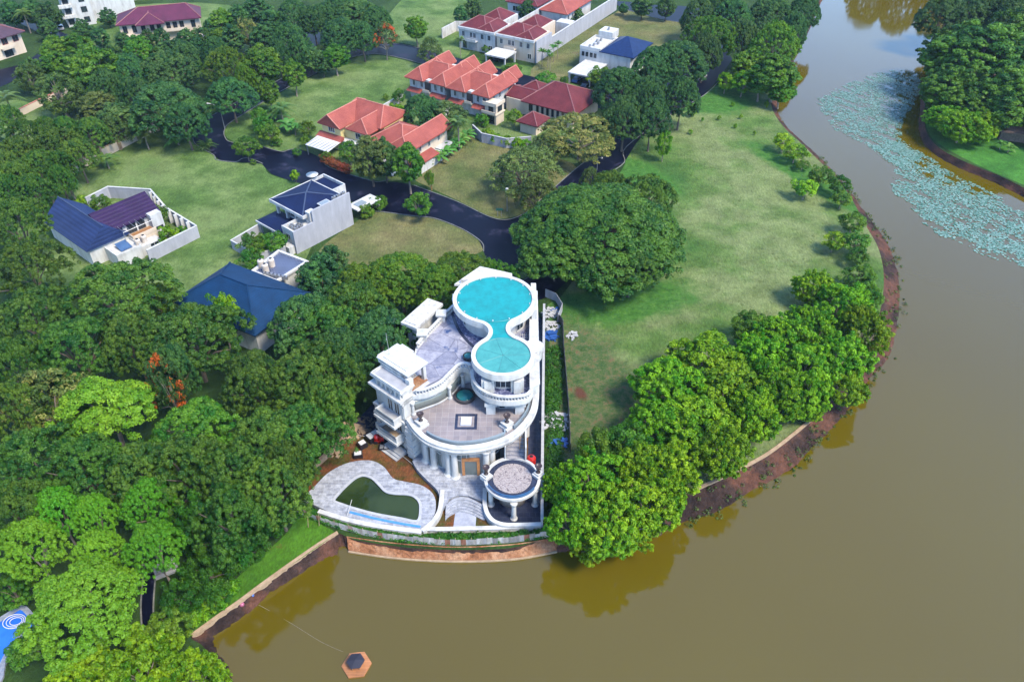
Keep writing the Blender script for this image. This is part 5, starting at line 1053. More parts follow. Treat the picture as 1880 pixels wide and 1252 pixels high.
for u in (-.5, .5): MB().tube([(c[0] + u, c[1] - .45, .3), (c[0] + u, c[1] + .45, .3)], .3, 12).build('wheel', MT['black'], t)
c = P(712, 824); t = thing('trolley', 'black steel frame trolley by the mansion side steps', 'trolley', c); m = MB()
for k in range(4): m.box(c[0] - 1.2 + .65 * k, c[0] - 1.1 + .65 * k, c[1] - .5, c[1] + .5, .1, .6)
m.box(c[0] - 1.2, c[0] + .9, c[1] - .55, c[1] - .45, .4, .55).box(c[0] - 1.2, c[0] + .9, c[1] + .45, c[1] + .55, .4, .55).build('frame', MT['black'], t); MB().box(c[0] - 1.1, c[0] + .8, c[1] - .42, c[1] + .42, .42, .48).build('tray', MT['steel'], t)
hs = smooth([P(640,798,.2), P(665,800,.2), P(700,812,.2), P(740,838,.25), P(775,868,.25), P(800,895,.3), P(808,905,.85)], 6)
tag(MB().tube(hs, .045, 5).build('garden_hose', MT['tank']), 'long pale hose winding over the red soil', 'hose')
rnd = random.Random(11)
def pile(px, n_, spread, mat, name, label, cat, size=.35):
    c = P(*px); m = MB()
    for k in range(n_):
        r_ = spread * math.sqrt(rnd.random()); a = rnd.uniform(0, 6.28); s = size * rnd.uniform(.5, 1.4); f = Fr((c[0] + r_ * math.cos(a), c[1] + r_ * math.sin(a), 0), rnd.uniform(0, 3)); m.tone = rnd.random()
        old = m.fr; m.fr = f; z = max(0, (1 - r_ / spread)) * size * 1.5 * rnd.random(); m.box(-s, s, -s * .4, s * .4, z, z + s * .5); m.fr = old
    return tag(m.build(name, mat), label, cat)
pile((643,792), 30, 1.8, MT['tan'], 'timber_pile', 'pile of tan timber offcuts at the corner of the garden', 'timber pile', .6)
pile((615,830), 14, 1.0, MT['tan'], 'timber_pile', 'small tan timber stack behind the low brick wall', 'timber pile', .5)
pile((660,785), 60, 2.6, MT['bark'], 'brick_rubble', 'brown rubble spread on the dark yard by the mansion', 'rubble', .3)
pile((1012,575), 70, 1.6, MT['conc_lt'], 'rubble_heap', 'pale rubble heap in the strip behind the mansion wall', 'rubble', .3); pile((1012,600), 60, 1.5, MT['conc_lt'], 'rubble_heap', 'whitish rubble heap nearest the blue tarpaulin', 'rubble', .32)
pile((1012,618), 26, 1.3, MT['blue_tarp'], 'tarpaulin_heap', 'crumpled blue tarpaulin heap in the debris strip', 'tarpaulin', .5); pile((1018,570), 8, .5, MT['blue_tarp'], 'tarpaulin_heap', 'small blue bundle by the pale sheet fence', 'tarpaulin', .4)
pile((1021,775), 50, 2.2, MT['conc_lt'], 'stick_heap', 'grey sticks and rubble near the site fence', 'rubble', .4); pile((1023,815), 40, 1.6, MT['blue_tarp'], 'tarpaulin_heap', 'dark blue rubbish heap near the lake trees', 'rubbish', .35); pile((1015,735), 12, .8, MT['conc_lt'], 'rubble_heap', 'few white scraps in the overgrown strip', 'rubble', .25)
pile((1052,617), 22, 1.0, MT['conc_lt'], 'rubble_heap', 'pale rubble heap on the meadow edge by the scrub', 'rubble', .3)
for a, b, mm, lab in ((444,1109,basic('pink_plastic', (.45,.12,.22), None, 1, .4),'pink ball lying on the mud bank'), (463,1092,MT['blue_tarp'],'blue bucket on the mud bank')):
    c = P(a, b, -.5); tag(MB().lathe((c[0], c[1], -.75), [(.05, 0), (.26, .08), (.32, .25), (.26, .45), (.05, .52)], 12).build('ball' if a == 444 else 'bucket', mm, None, False), lab, 'ball' if a == 444 else 'bucket')
for a, b in ((566, 968), (586, 965)): c = P(a, b); tag(MB().tube([(c[0], c[1], 0), (c[0] + .3, c[1] + .1, 2.6)], .05, 5).build('bamboo_pole', MT['tan']), 'thin bamboo pole stuck in the bright verge behind the metal fence', 'pole', 'bamboo poles on the verge')

# ------------------------------------------------------------------ vegetation: leaf-clump crowns shared as mesh data
def leaves_mesh(name, cen, rad, cnt, size, seed, tonec, mat, squash=.75, up=.3, aspect=.55, low=-.25, jit=.36):
    rg = np.random.default_rng(seed); cen = np.asarray(cen, float); rad = np.asarray(rad, float); cnt = np.asarray(cnt, int)
    idx = np.repeat(np.arange(len(cen)), cnt); N = len(idx)
    d = rg.normal(size=(N, 3)); d /= np.linalg.norm(d, axis=1)[:, None]
    flip = d[:, 2] < low; d[flip, 2] *= -1
    rr = rad[idx] * (0.72 + .36 * rg.random(N))
    pos = cen[idx] + d * rr[:, None] * np.array([1, 1, squash])
    n = d * .9 + np.array([0, 0, up]) + rg.normal(size=(N, 3)) * jit; n /= np.linalg.norm(n, axis=1)[:, None]
    t = np.cross(n, rg.normal(size=(N, 3))); t /= np.linalg.norm(t, axis=1)[:, None] + 1e-9; b = np.cross(n, t)
    s = size * (.65 + .7 * rg.random(N)); L = (t * s[:, None]); W = (b * (s * aspect)[:, None])
    v = np.empty((N, 4, 3)); v[:, 0] = pos - L * .5; v[:, 1] = pos + W * .5 + n * (s * .08)[:, None]; v[:, 2] = pos + L * .5 - n * (s * .12)[:, None]; v[:, 3] = pos - W * .5 + n * (s * .08)[:, None]
    me = bpy.data.meshes.new(name); me.vertices.add(N * 4); me.loops.add(N * 4); me.polygons.add(N)
    me.vertices.foreach_set("co", v.reshape(-1)); me.loops.foreach_set("vertex_index", np.arange(N * 4)); me.polygons.foreach_set("loop_start", np.arange(0, N * 4, 4))
    me.update(calc_edges=True)
    tone = np.clip(np.asarray(tonec)[idx] + rg.normal(size=N) * .10, 0, 1).astype(np.float32)
    at = me.attributes.new("tone", 'FLOAT', 'FACE'); at.data.foreach_set("value", tone)
    me.materials.append(mat); return me
def lobes(rg, n=5, a=.16): return [(rg.integers(2, 8), rg.uniform(0, 6.28), rg.uniform(0, a)) for _ in range(n)]
def lob(L, th): return 1 + sum(a * math.sin(k * th + p) for k, p, a in L)
def clumps_umbrella(rg, R_, H, n, rc, zfrac=.42, pads=0, lm=.16):
    # spreading crown: clumps on a domed, lobed surface; fewer underneath
    Lb = lobes(rg, 5, lm); out = []; pd = []
    if pads:
        for i in range(pads):
            q = 2.4 * i + rg.uniform(-.4, .4); r_ = R_ * .62 * math.sqrt((i + .3) / pads); pd.append((r_ * math.cos(q), r_ * math.sin(q), R_ * rg.uniform(.36, .52), rg.uniform(-.08, .10) * H))
    while len(out) < n:
        th = rg.uniform(0, 2 * math.pi); u = math.sqrt(rg.random()); r_ = u * R_ * lob(Lb, th); x, y = r_ * math.cos(th), r_ * math.sin(th)
        z = H - (H * zfrac) * (u ** 2.4) + rg.normal() * H * .018
        if pads:
            best = min(pd, key=lambda p: math.hypot(x - p[0], y - p[1]) / p[2]); e = math.hypot(x - best[0], y - best[1]) / best[2]
            if e > 1.02: continue
            z = H * .93 - (math.hypot(best[0], best[1]) / R_) ** 2 * H * .22 - H * .16 * e ** 2.2 + best[3] + rg.normal() * H * .012
        c = rc * rg.uniform(.7, 1.3)
        if all((x - o[0]) ** 2 + (y - o[1]) ** 2 + (z - o[2]) ** 2 > (c * .62) ** 2 for o in out[-60:]): out.append((x, y, z, c))
        elif rg.random() < .12: out.append((x, y, z, c))
    for i in range(n // 4):    # skirt below
        th = rg.uniform(0, 2 * math.pi); r_ = R_ * rg.uniform(.55, .95) * lob(Lb, th); out.append((r_ * math.cos(th), r_ * math.sin(th), H * (1 - zfrac) * rg.uniform(.78, 1.0), rc))
    return out
def clumps_ovoid(rg, R_, H, n, rc, z0=.25, top=.9):
    Lb = lobes(rg, 5, .12); out = []
    for i in range(n):
        d = rg.normal(size=3); d /= np.linalg.norm(d); th = math.atan2(d[1], d[0]); k = lob(Lb, th) * rg.uniform(.72, 1.02); hc = H * (1 - z0) / 2; zc = H * z0 + hc
        w_ = 1 - .25 * max(0, d[2]); out.append((d[0] * R_ * k * w_, d[1] * R_ * k * w_, zc + d[2] * hc * top * (k if d[2] > 0 else .95), rc * rg.uniform(.7, 1.3)))
    return out
def trunk_mesh(name, R_, H, cl, rg, mat, r0=.32, fork=.32, limbs=7, lean=.05):
    m = MB(); bx, by = rg.uniform(-lean, lean, 2) * H; zf = H * fork
    m.tube([(0, 0, -.3), (bx * .3, by * .3, zf * .5), (bx, by, zf)], [r0 * 1.25, r0, r0 * .85], 8)
    pick = rg.choice(len(cl), min(limbs, len(cl)), replace=False)
    for i in pick:
        x, y, z, c = cl[i]; mx, my = bx + (x - bx) * .45, by + (y - by) * .45; mz = zf + (z - zf) * .6
        m.tube([(bx, by, zf * .9), (mx, my, mz), (x, y, z - c * .3)], [r0 * .6, r0 * .38, r0 * .14], 6)
    me_o = m.build(name, mat); me = me_o.data; bpy.data.objects.remove(me_o); return me
KIND = {}
def make_kind(key, R_, H, fn, mat, leaf, per, variants=3, bark='bark', tr=dict(), tvar=1.0, **kw):
    L = []
    for s in range(variants):
        seed = sum(map(ord, key)) * 17 + s; rg = np.random.default_rng(seed); cl = fn(rg)
        # neighbouring clumps share a tone: whole branches are paler or darker
        ph = rg.uniform(0, 6, 3); tone = [.5 + tvar * (.26 * math.sin(c[0] * .8 + ph[0]) * math.sin(c[1] * .8 + ph[1]) + rg.normal() * .17) for c in cl]
        me = leaves_mesh(key + '_crown', [c[:3] for c in cl], [c[3] for c in cl], [max(12, int(per * (c[3] ** 2))) for c in cl], leaf, seed, tone, mat, **kw)
        L.append((me, trunk_mesh(key + '_trunk', R_, H, cl, rg, MT[bark], **tr)))
    rs = np.empty(len(L[0][0].vertices) * 3); L[0][0].vertices.foreach_get('co', rs); rs = rs.reshape(-1, 3)
    KIND[key] = (float(np.percentile(np.hypot(rs[:, 0], rs[:, 1]), 96)), H, L)
make_kind('rain', 9.0, 13.0, lambda g: clumps_umbrella(g, 9, 13, 520, .56), LF['dark'], .34, 200, 4, tr=dict(r0=.4, limbs=8))
make_kind('giant', 12.5, 13.0, lambda g: clumps_umbrella(g, 12.5, 13, 1700, .60, .60, lm=.07), LF['dark'], .36, 200, 1, tr=dict(r0=.6, limbs=12))
make_kind('lush', 8.0, 17.0, lambda g: clumps_ovoid(g, 8, 17, 620, .72, .06), LF['lush'], .60, 130, 3, tr=dict(r0=.5, limbs=12), jit=.5)
make_kind('rainmid', 8.5, 13.0, lambda g: clumps_umbrella(g, 8.5, 13, 480, .55), LF['mid'], .33, 200, 3, tr=dict(r0=.4, limbs=8))
make_kind('rainblue', 8.5, 13.0, lambda g: clumps_umbrella(g, 8.5, 13, 560, .60, .50, 0, .12), LF['blue'], .36, 190, 3, tr=dict(r0=.4, limbs=8))
make_kind('lime', 6.0, 10.0, lambda g: clumps_umbrella(g, 6.2, 10, 260, .55, .35, 7), LF['lime'], .26, 300, 3, 'bark_pale', dict(r0=.28, limbs=8))
make_kind('limepad', 5.5, 9.0, lambda g: clumps_umbrella(g, 5.5, 9, 520, .36, .30), LF['lime'], .24, 420, 3, 'bark_pale', dict(r0=.28, limbs=6), tvar=.45)
make_kind('lake', 6.0, 9.0, lambda g: clumps_ovoid(g, 6.0, 9.0, 520, .46, .08), LF['lake'], .50, 190, 4, 'bark_pale', dict(r0=.25, limbs=12, fork=.2), up=.30, aspect=.42, jit=.55)
make_kind('lakedark', 6.0, 9.0, lambda g: clumps_ovoid(g, 6.0, 9.0, 130, .85, .12), LF['mid'], .46, 110, 2, 'bark', dict(r0=.25, limbs=10, fork=.2))
make_kind('round', 2.2, 4.2, lambda g: clumps_ovoid(g, 2.2, 4.2, 60, .5, .28), LF['lake'], .32, 190, 3, 'bark_pale', dict(r0=.11, limbs=6))
make_kind('roundmid', 2.4, 4.6, lambda g: clumps_ovoid(g, 2.4, 4.6, 60, .52, .26), LF['mid'], .32, 190, 3, 'bark_pale', dict(r0=.12, limbs=6))
make_kind('oval', 3.6, 9.5, lambda g: clumps_ovoid(g, 3.6, 9.5, 210, 0.58, .26), LF['mid'], .42, 170, 3, 'bark_pale', dict(r0=.22, limbs=8))
make_kind('ovalblue', 3.8, 10, lambda g: clumps_ovoid(g, 3.8, 10, 210, 0.60, .15), LF['blue'], .44, 170, 3, 'bark', dict(r0=.22, limbs=8))
make_kind('ovalolive', 3.8, 10, lambda g: clumps_ovoid(g, 3.8, 10, 210, 0.56, .15), LF['olive'], .40, 170, 2, 'bark', dict(r0=.22, limbs=9))
make_kind('ovallime', 3.4, 7, lambda g: clumps_ovoid(g, 3.4, 7, 90, .66, .18), LF['lake'], .38, 130, 2, 'bark_pale', dict(r0=.18, limbs=8))
make_kind('gold', 5.5, 10, lambda g: clumps_ovoid(g, 5.5, 10, 300, .58, .2), LF['gold'], .36, 130, 2, 'bark_pale', dict(r0=.28, limbs=16))
make_kind('goldflat', 6.5, 10, lambda g: clumps_umbrella(g, 6.5, 10, 290, .60, .5), LF['gold'], .36, 130, 2, 'bark_pale', dict(r0=.3, limbs=16))
make_kind('airy', 6.0, 9.0, lambda g: clumps_umbrella(g, 6, 9, 260, .58, .55), LF['olive'], .34, 110, 2, 'bark', dict(r0=.25, limbs=22, fork=.22))
make_kind('flame', 4.2, 8, lambda g: clumps_umbrella(g, 4.2, 8, 75, .7, .4), LF['flame'], .36, 110, 2, 'bark_pale', dict(r0=.22, limbs=9))
make_kind('willow', 5.0, 11, lambda g: clumps_ovoid(g, 5, 11, 260, .62, .12), LF['olive'], .38, 130, 1, 'bark_pale', dict(r0=.32, limbs=14), low=-1)
make_kind('bush', 1.6, 2.0, lambda g: clumps_ovoid(g, 1.6, 2.0, 34, .42, .1), LF['mid'], .28, 220, 2, 'bark', dict(r0=.06, limbs=4))
make_kind('bushlime', 1.4, 1.8, lambda g: clumps_ovoid(g, 1.4, 1.8, 32, .4, .1), LF['lake'], .26, 220, 2, 'bark', dict(r0=.06, limbs=4))
make_kind('vine', 5.0, 5.0, lambda g: clumps_ovoid(g, 5, 5, 150, .7, .05), LF['vine'], .30, 170, 3, 'bark', dict(r0=.15, limbs=5))
def frond_mesh(name, n, length, droop, width, mat, seed, trunk_h, blade=False, tr=.16, bark='bark_pale'):
    rg = np.random.default_rng(seed); m = MB()
    for i in range(n):
        q = 2.4 * i + rg.uniform(-.3, .3); el = rg.uniform(.15, 1.15); Ln = length * rg.uniform(.75, 1.1); pts = []
        for k in range(8):
            s = k / 7; r_ = Ln * (s * math.cos(el) + .12 * s * s); z = trunk_h + Ln * (s * math.sin(el) - droop * s ** 2.2); pts.append((r_ * math.cos(q), r_ * math.sin(q), z))
        m.tone = float(np.clip(rg.normal(.5, .2), 0, 1)); sx, sy = -math.sin(q), math.cos(q)
        if blade:
            A = [(p[0] + sx * width * math.sin(math.pi * min(1, .12 + .88 * k / 7)) ** .7, p[1] + sy * width * math.sin(math.pi * min(1, .12 + .88 * k / 7)) ** .7, p[2] - .06) for k, p in enumerate(pts)]
            B = [(2 * p[0] - a[0], 2 * p[1] - a[1], a[2]) for p, a in zip(pts, A)]; m.strip(A, pts); m.strip(pts, B)
        else:
            for k in range(1, 8):
                for j in (0, .5):
                    p = [pts[k - 1][c] + (pts[k][c] - pts[k - 1][c]) * (j + .25) for c in range(3)]; w_ = width * (1 - .6 * (k / 7)) ; dx, dy = math.cos(q) * .35, math.sin(q) * .35
                    for s in (-1, 1): m.add([(p[0] - math.cos(q) * .10, p[1] - math.sin(q) * .10, p[2]), (p[0] + s * sx * w_ + dx, p[1] + s * sy * w_ + dy, p[2] - .25 * w_), (p[0] + math.cos(q) * .14, p[1] + math.sin(q) * .14, p[2] + .02)], [(0, 1, 2)])
    o = m.build(name + '_crown', mat, fix=False); cm = o.data; bpy.data.objects.remove(o)
    t_ = MB(); lx, ly = rg.uniform(-.04, .04, 2) * trunk_h; t_.tube([(0, 0, -.2), (lx, ly, trunk_h * .5), (0, 0, trunk_h + .1)], [tr * 1.3, tr, tr * .8], 8); o = t_.build(name + '_trunk', MT[bark]); tm = o.data; bpy.data.objects.remove(o); return cm, tm
KIND['palm'] = (2.8, 6.0, [frond_mesh('palm', 28, 3.2, .75, .85, LF['palm'], s, 4.6) for s in range(2)])
KIND['fanpalm'] = (2.6, 3.0, [frond_mesh('fanpalm', 38, 2.9, .45, .8, LF['palm'], 5, 1.0)])
KIND['banana'] = (2.2, 4.0, [frond_mesh('banana', 16, 3.0, .55, .55, LF['banana'], s, 1.9, True, .13) for s in (3, 4)])
KIND['papaya'] = (1.3, 5.5, [frond_mesh('papaya', 16, 1.5, .45, .45, LF['mid'], 8, 4.6, False, .08)])
NTREE = [0]
def plant(kind, cx, cy, rpx, H, label, group=None, cat='tree', name=None, zf=.78):
    """crown centre at photo pixel (cx, cy), crown radius rpx photo pixels, total height H metres"""
    R0, H0, V = KIND[kind]; zc = H * zf; x, y, _ = P(cx, cy, zc); s = rpx / SC(x, y, zc) / R0
    NTREE[0] += 1; rnd = random.Random(NTREE[0] * 131 + int(cx)); me, tm = V[rnd.randrange(len(V))]
    t = bpy.data.objects.new(name or {'palm': 'palm_tree', 'fanpalm': 'fan_palm', 'banana': 'banana_plant', 'papaya': 'papaya_tree', 'bush': 'bush', 'bushlime': 'bush', 'vine': 'creeper_mound'}.get(kind, 'tree'), None)
    COL.objects.link(t); t.location = (x, y, 0); tag(t, label, cat, group)
    a = rnd.uniform(0, 6.28); sc = (s * rnd.uniform(.94, 1.06), s * rnd.uniform(.94, 1.06), H / H0)
    for nm, data in (('crown', me), ('trunk', tm)):
        o = bpy.data.objects.new(nm, data); COL.objects.link(o); o.parent = t; o.rotation_euler = (0, 0, a); o.scale = sc if nm == 'crown' else (min(sc[0], sc[2]) if False else sc[0], sc[1], sc[2])
    return t
def trees(kind, H, lst, label=None, group=None, cat='tree', **kw):
    for e in lst:
        if label: plant(kind, e[0], e[1], e[2], e[3] if len(e) > 3 else H, label, group, cat, **kw)
        else: plant(kind, e[0], e[1], e[2], e[4] if len(e) > 4 else H, e[3], group, cat, **kw)
G1 = 'dark canopy trees left of the mansion'
LB = 'dark green broad tree in the closed canopy between the left edge and the white mansion'
# the wood left of the mansion
trees('rain', 13, [(215,528,112,'huge dark umbrella tree directly below the gable house'),(48,482,80,'dark umbrella tree at the left edge level with the slate blue roof'),(28,398,62,'dark tree at the left edge behind the slate blue roof'),
 (348,610,108,'broad olive tinged umbrella tree just below the dark blue hipped roof'),(135,630,88,'very dark umbrella tree above the golden flowering tree'),(55,575,85,'dark umbrella tree at the left edge above the golden flowering tree')], group='dark umbrella trees on the left')
trees('rain', 12.5, [(600,600,92),(655,560,80),(560,690,98),(600,665,80),(470,690,80),(552,790,85),(500,800,95),(596,735,62),(440,860,88),(500,885,78),(60,840,95),(150,850,90),(40,930,70),(260,860,80),(340,850,90),(25,740,60),(240,620,70),(420,940,80),(525,850,58),(30,660,60)], LB, G1)
trees('rainmid', 12, [(365,785,88,'mid green umbrella tree right below the orange flowering tree'),(590,745,56,'paler green tree near the left wall of the mansion',11)], group=G1)
trees('rainblue', 12.5, [(700,610,75,'bluish dark tree against the upper left side of the mansion'),(622,640,58,'bluish dark tree behind the stacked white tower'),(560,580,70,'bluish dark tree right of the dark blue hipped roof')], group=G1)
trees('rainmid', 12, [(735,500,72,'yellow tipped dense tree behind the mansion by the dry brown lawn',11),(845,497,70,'dense green tree behind the turquoise roof at the road end',10),(795,520,60,'dense green tree between two others right behind the mansion',11),(668,515,60,'dense green tree at the left end of the row behind the mansion',11),(905,500,40,'small dense tree beside the road behind the mansion portico',9)], group='dense trees behind the mansion')
trees('ovalblue', 10, [(585,490,42,'blue green tree between the annex and the party wall'),(610,470,30,'small bluish tree at the foot of the party wall',8)], group='trees by the annex')
trees('ovallime', 7, [(285,540,42,'bright green tree beside the lawn left of the dark blue roof',8),(402,566,34,'bright green tree top overlapping the dark blue roof',11),(568,508,28,'bright green shrubby tree beside the flat annex',6)], group='bright small trees by the dark blue roof')
plant('gold', 78, 715, 76, 12, 'large golden beige flowering tree on the left edge'); plant('lime', 190, 738, 92, 13.5, 'bright lime green tree in the middle of the dark canopy'); plant('flame', 300, 695, 40, 14, 'tree with a cluster of orange flowers beside the lime green tree'); plant('rainblue', 318, 668, 38, 13, 'pale bluish tree behind the orange flowering tree')
plant('limepad', 145, 650, 14, 13, 'little lime shoot on top of the dark canopy left of the lime green tree') if False else None
trees('limepad', 11, [(102,935,52,'lime pad crowned tree at the upper left of the lower left group'),(174,945,42,'lime pad crowned tree in the middle of the lower left group'),(273,919,50,'lime pad crowned tree at the upper right of the lower left group'),(282,1000,52,'lime pad crowned tree right above the dark ditch'),(50,1000,64,'lime pad crowned tree at the left edge of the lower left group'),(180,1010,46,'lime pad crowned tree below the middle of the lower left group',9.5)], group='lime trees at lower left')
plant('limepad', 148, 1112, 112, 10, 'largest lime green tree beside the blue pool'); trees('lake', 8, [(250,1222,85,'bright bottom edge tree left of the lake corner'),(150,1235,70,'bright green tree at the bottom edge near the blue pool'),(350,1232,65,'bright green tree at the bottom edge overhanging the lake corner')], group='bright trees at the bottom edge')
plant('roundmid', 62, 1182, 40, 4.5, 'round dark green bush tree standing at the blue pool', zf=.6); plant('lakedark', 312, 1148, 44, 4, 'round dark bush right of the dark ditch', cat='bush', name='bush', zf=.6)
trees('lakedark', 7, [(15,1075,35,'dark bush at the left edge above the blue pool',5),(30,1040,30,'dark small tree at the left edge under lime crowns',6)], group='dark bushes at left edge')
trees('vine', 7, [(420,985,60),(385,1040,52),(468,945,50),(340,1085,42,5),(392,1092,28,3),(450,1005,36,4),(345,960,50,9),(500,925,50,8),(460,900,50,10)], 'mound of creepers covering the slope between the dark canopy and the bright verge', 'creeper mounds', 'creeper', zf=.6)
trees('bushlime', 1.6, [(400,1100,24),(380,1115,22),(425,1075,20),(362,1130,22),(412,1050,24)], 'pale big leaved shrub growing above the tan retaining wall', 'pale shrubs above the retaining wall', 'shrub', zf=.5)
# row of trees by the gable and navy roofed houses
trees('roundmid', 5, [(180,368,20,'clipped round tree behind the slate blue roof',5),(462,440,26,'bushy tree inside the low concrete wall of the navy roofed house',5.5),(500,436,24,'dark bushy tree at the white deck of the navy roofed house',5),(460,470,26,'bushy tree at the corner of the low concrete wall',5.5),(287,385,20,'dark tree behind the plum roof',6)], group='garden trees')
trees('bushlime', 3, [(306,425,20,'pale feathery bush inside the compound wall of the gable house',4),(150,365,14,'yellow green bush behind the slate blue roof',3)], group='garden bushes', cat='bush')
trees('bush', 2, [(335,420,12,'low dark bush in the corner of the compound wall',2),(283,445,9,'dark bush next to the white wall of the gable house',2),(672,383,13,'pale leafy shrub at the end of the party wall',3),(690,370,16,'green hedge shrub behind the party wall carport',2.6),(700,365,12,'grey green shrub at the road beside the carport',2.5)], group='garden shrubs', cat='shrub')
plant('bushlime', 541, 318, 10, 3.0, 'small bright shrub behind the satellite dish', cat='shrub')
# left edge and top-left wood
trees('rainblue', 12, [(300,182,76,'wide dark umbrella tree left of the curved arm street lamp',13),(337,214,44,'dark tree just left of the road bend',11),(306,118,52,'wide dark tree below the purple roofed house'),(237,122,38,'dark umbrella tree in the top left wood left of the wide one'),(421,166,46,'wide dark tree beside the curved road above the lamp',11),(190,150,34,'dark umbrella tree behind the tall oval tree'),(250,166,36,'dark umbrella tree above the olive yellow tree'),(393,90,28,'flat dark tree right of the purple roofed house'),(340,98,32,'dark tree in front of the purple roofed house',11)], group='dark trees of the top left wood')
plant('rainmid', 413, 112, 40, 13, 'smooth bright domed umbrella tree beside the side road'); plant('rainmid', 447, 137, 20, 11, 'small bright umbrella tree right of the domed one')
trees('oval', 10, [(140,78,27,'round topped bright tree below the tall white block'),(97,82,24,'bright tree left of the round topped one'),(166,110,44,'tall oval tree in the middle of the top left wood',15),(249,82,24,'bright rounded tree in front of the cream purple roofed house'),(403,62,17,'pale round tree at the right end of the purple roofed house',7),(94,108,22,'mid green tree behind the pale willowy tree'),(403,30,22,'mid green tree at the top edge',9)], group='mid green trees top left')
trees('ovalblue', 9, [(18,14,24,'bluish tree at the top left corner'),(55,12,24,'bluish tree at the top edge left'),(85,20,24,'bluish tree at the top edge beside the white block'),(84,45,17,'bluish green tree by the grey road at the top left',7),(149,47,18,'bluish tree at the foot of the white block',7),(181,60,18,'bluish tree between the white block and purple roof',7),(207,92,18,'bluish tree left of the bright rounded one',8),(294,62,15,'bluish tree at the balcony of the purple roofed house',6),(299,86,23,'bluish tree right of the bright rounded one',8),(340,64,18,'bluish tree at the right part of the purple roofed house',7),(365,58,15,'small bluish tree at the corner of the purple roofed house',6),(362,82,17,'small bluish tree near the white car',7),(436,22,20,'bluish tree at the top edge right of the purple roof'),(470,8,24,'bluish tree at the top edge left of the side road'),(55,120,20,'bluish tree left of the willowy tree',8),(120,110,22,'bluish tree right of the willowy tree',8),(225,70,15,'bluish tree at the left wall of the purple roofed house',6),(270,62,13,'bluish bush tree under the purple roofed house balcony',5),(320,82,15,'bluish tree below the middle of the purple roofed house',6),(425,60,22,'bluish tree right of the purple roofed house',9),(480,60,26,'bluish tree between the golden tinted tree and side road',9),(500,30,26,'bluish tree at the top edge beside the side road',9),(385,45,16,'bluish tree at the right wall of the purple roofed house',7),(195,25,16,'bluish tree before the white block side wall',6)], group='bluish trees top left')
plant('gold', 452, 48, 25, 10, 'golden tinted tree near the top edge beside the side road'); plant('willow', 102, 152, 42, 12, 'pale willowy tree with a visible trunk by the cream wall'); plant('willow', 48, 128, 25, 9, 'smaller pale willowy tree at the left')
trees('ovalolive', 10, [(173,186,36,'olive tree with yellowish top in the top left wood'),(212,206,40,'olive yellow tree above the brownish garden wall')], group='olive trees top left')
trees('airy', 9, [(205,230,32,'airy olive tree at the brownish garden wall',8)])
trees('rain', 10, [(166,238,40),(102,258,46),(43,240,38),(26,275,44),(140,278,42),(70,300,40),(110,300,34),(30,320,40),(60,345,40),(8,215,34),(8,345,40),(85,235,32),(120,235,30),(110,325,26),(15,300,40)], 'dark tree between the left edge and the brownish garden wall', 'dark trees behind the garden wall')
trees('palm', 6, [(10,180,29,'drooping yellowish palm at the left edge',8),(43,25,18,'palm among bluish trees at the top left',8),(85,338,26,'grey green palm behind the slate blue roof',7),(265,247,22,'palm at the end of the brownish garden wall',5),(194,290,23,'low palm in front of the brownish garden wall',3.5),(130,345,20,'palm beside the lawn corner left of the gable house',5),(845,74,10,'slim palm in front of the cream row house',7),(516,198,26,'spiky palm in the planted island',5),(355,205,10,'little palm at the road',3)], group='palms')
plant('fanpalm', 378, 264, 17, 3, 'fan palm with orange fronds at the road bulb', cat='palm', zf=.5)
trees('banana', 4, [(324,250,20,'banana plant on the lawn below the dark trees'),(527,225,18,'banana plant in the planted island'),(540,232,14,'small banana plant right of another in the planted island'),(655,196,12,'banana plant peeking over the long lawn behind the orange roof'),(505,205,18,'banana plant left of the spiky palm')], group='banana plants', cat='banana plant', zf=.6)
trees('banana', 3.6, [(806,284,16),(816,276,16),(826,268,16),(836,260,16),(846,252,16),(857,244,15)], 'banana plant in the row along the white wall of the orange house', 'banana row', 'banana plant', zf=.6)
trees('roundmid', 5, [(450,262,24,'small street tree standing alone at the road bulb',6),(483,224,22,'bushy tree in the planted island left of the palm',6),(474,208,15,'dark small tree at the top of the planted island',6),(494,238,18,'bushy tree in the middle of the planted island',5.5),(562,230,17,'bushy tree beside the yellow house carport',5),(560,255,11,'small bright tree near the white carport',3.5),(768,368,26,'small tree on the grass by the wet road junction',6),(788,322,10,'slim small tree with bright leaves at the road',5),(940,125,21,'round dark tree in front of the cream row house',5),(1002,140,21,'round dark tree beside the long yellowish lawn',5),(1102,132,24,'bluish tree hiding the corner of the white house',6),(944,208,15,'leafy tree beside the cream balcony stack',5),(598,283,11,'small round tree next to the white carport',3),(640,270,21,'bluish leafy tree in the yellow house garden',6),(732,172,13,'pinkish flowering small tree beside the long lawn',5)], group='small garden and street trees')
trees('bush', 1.8, [(508,262,11,'low bush at the kerb of the planted island'),(787,298,10,'low bush at the white wall of the orange house'),(708,179,6,'clipped ball bush on the white garden wall'),(1085,150,9,'yellow green shrub near the parked blue car'),(1036,148,8,'yellowish shrub near the maroon house'),(885,222,14,'creeper shrub at the foot of the cream balcony stack',3),(545,280,9,'low shrub at the yellow house driveway',1.5),(465,298,6,'low bush beside the lone street tree',1.2),(895,90,12,'dark shrub in front of the left cream house',2.5),(868,112,14,'dark garden shrub left of the white carport',2)], group='low bushes', cat='bush', zf=.5)
plant('bushlime', 700, 316, 7, 2.2, 'yellow shrub at the driveway of the orange house', cat='bush', zf=.5)
for k in range(9):
    plant('bush', 594 + 5.6 * k, 291 + 2.7 * k, 9, 2.0, 'red leaved bush in the hedge along the road', 'red hedge bushes', 'hedge bush', zf=.5).children[0].data = KIND['bush'][2][0][0]
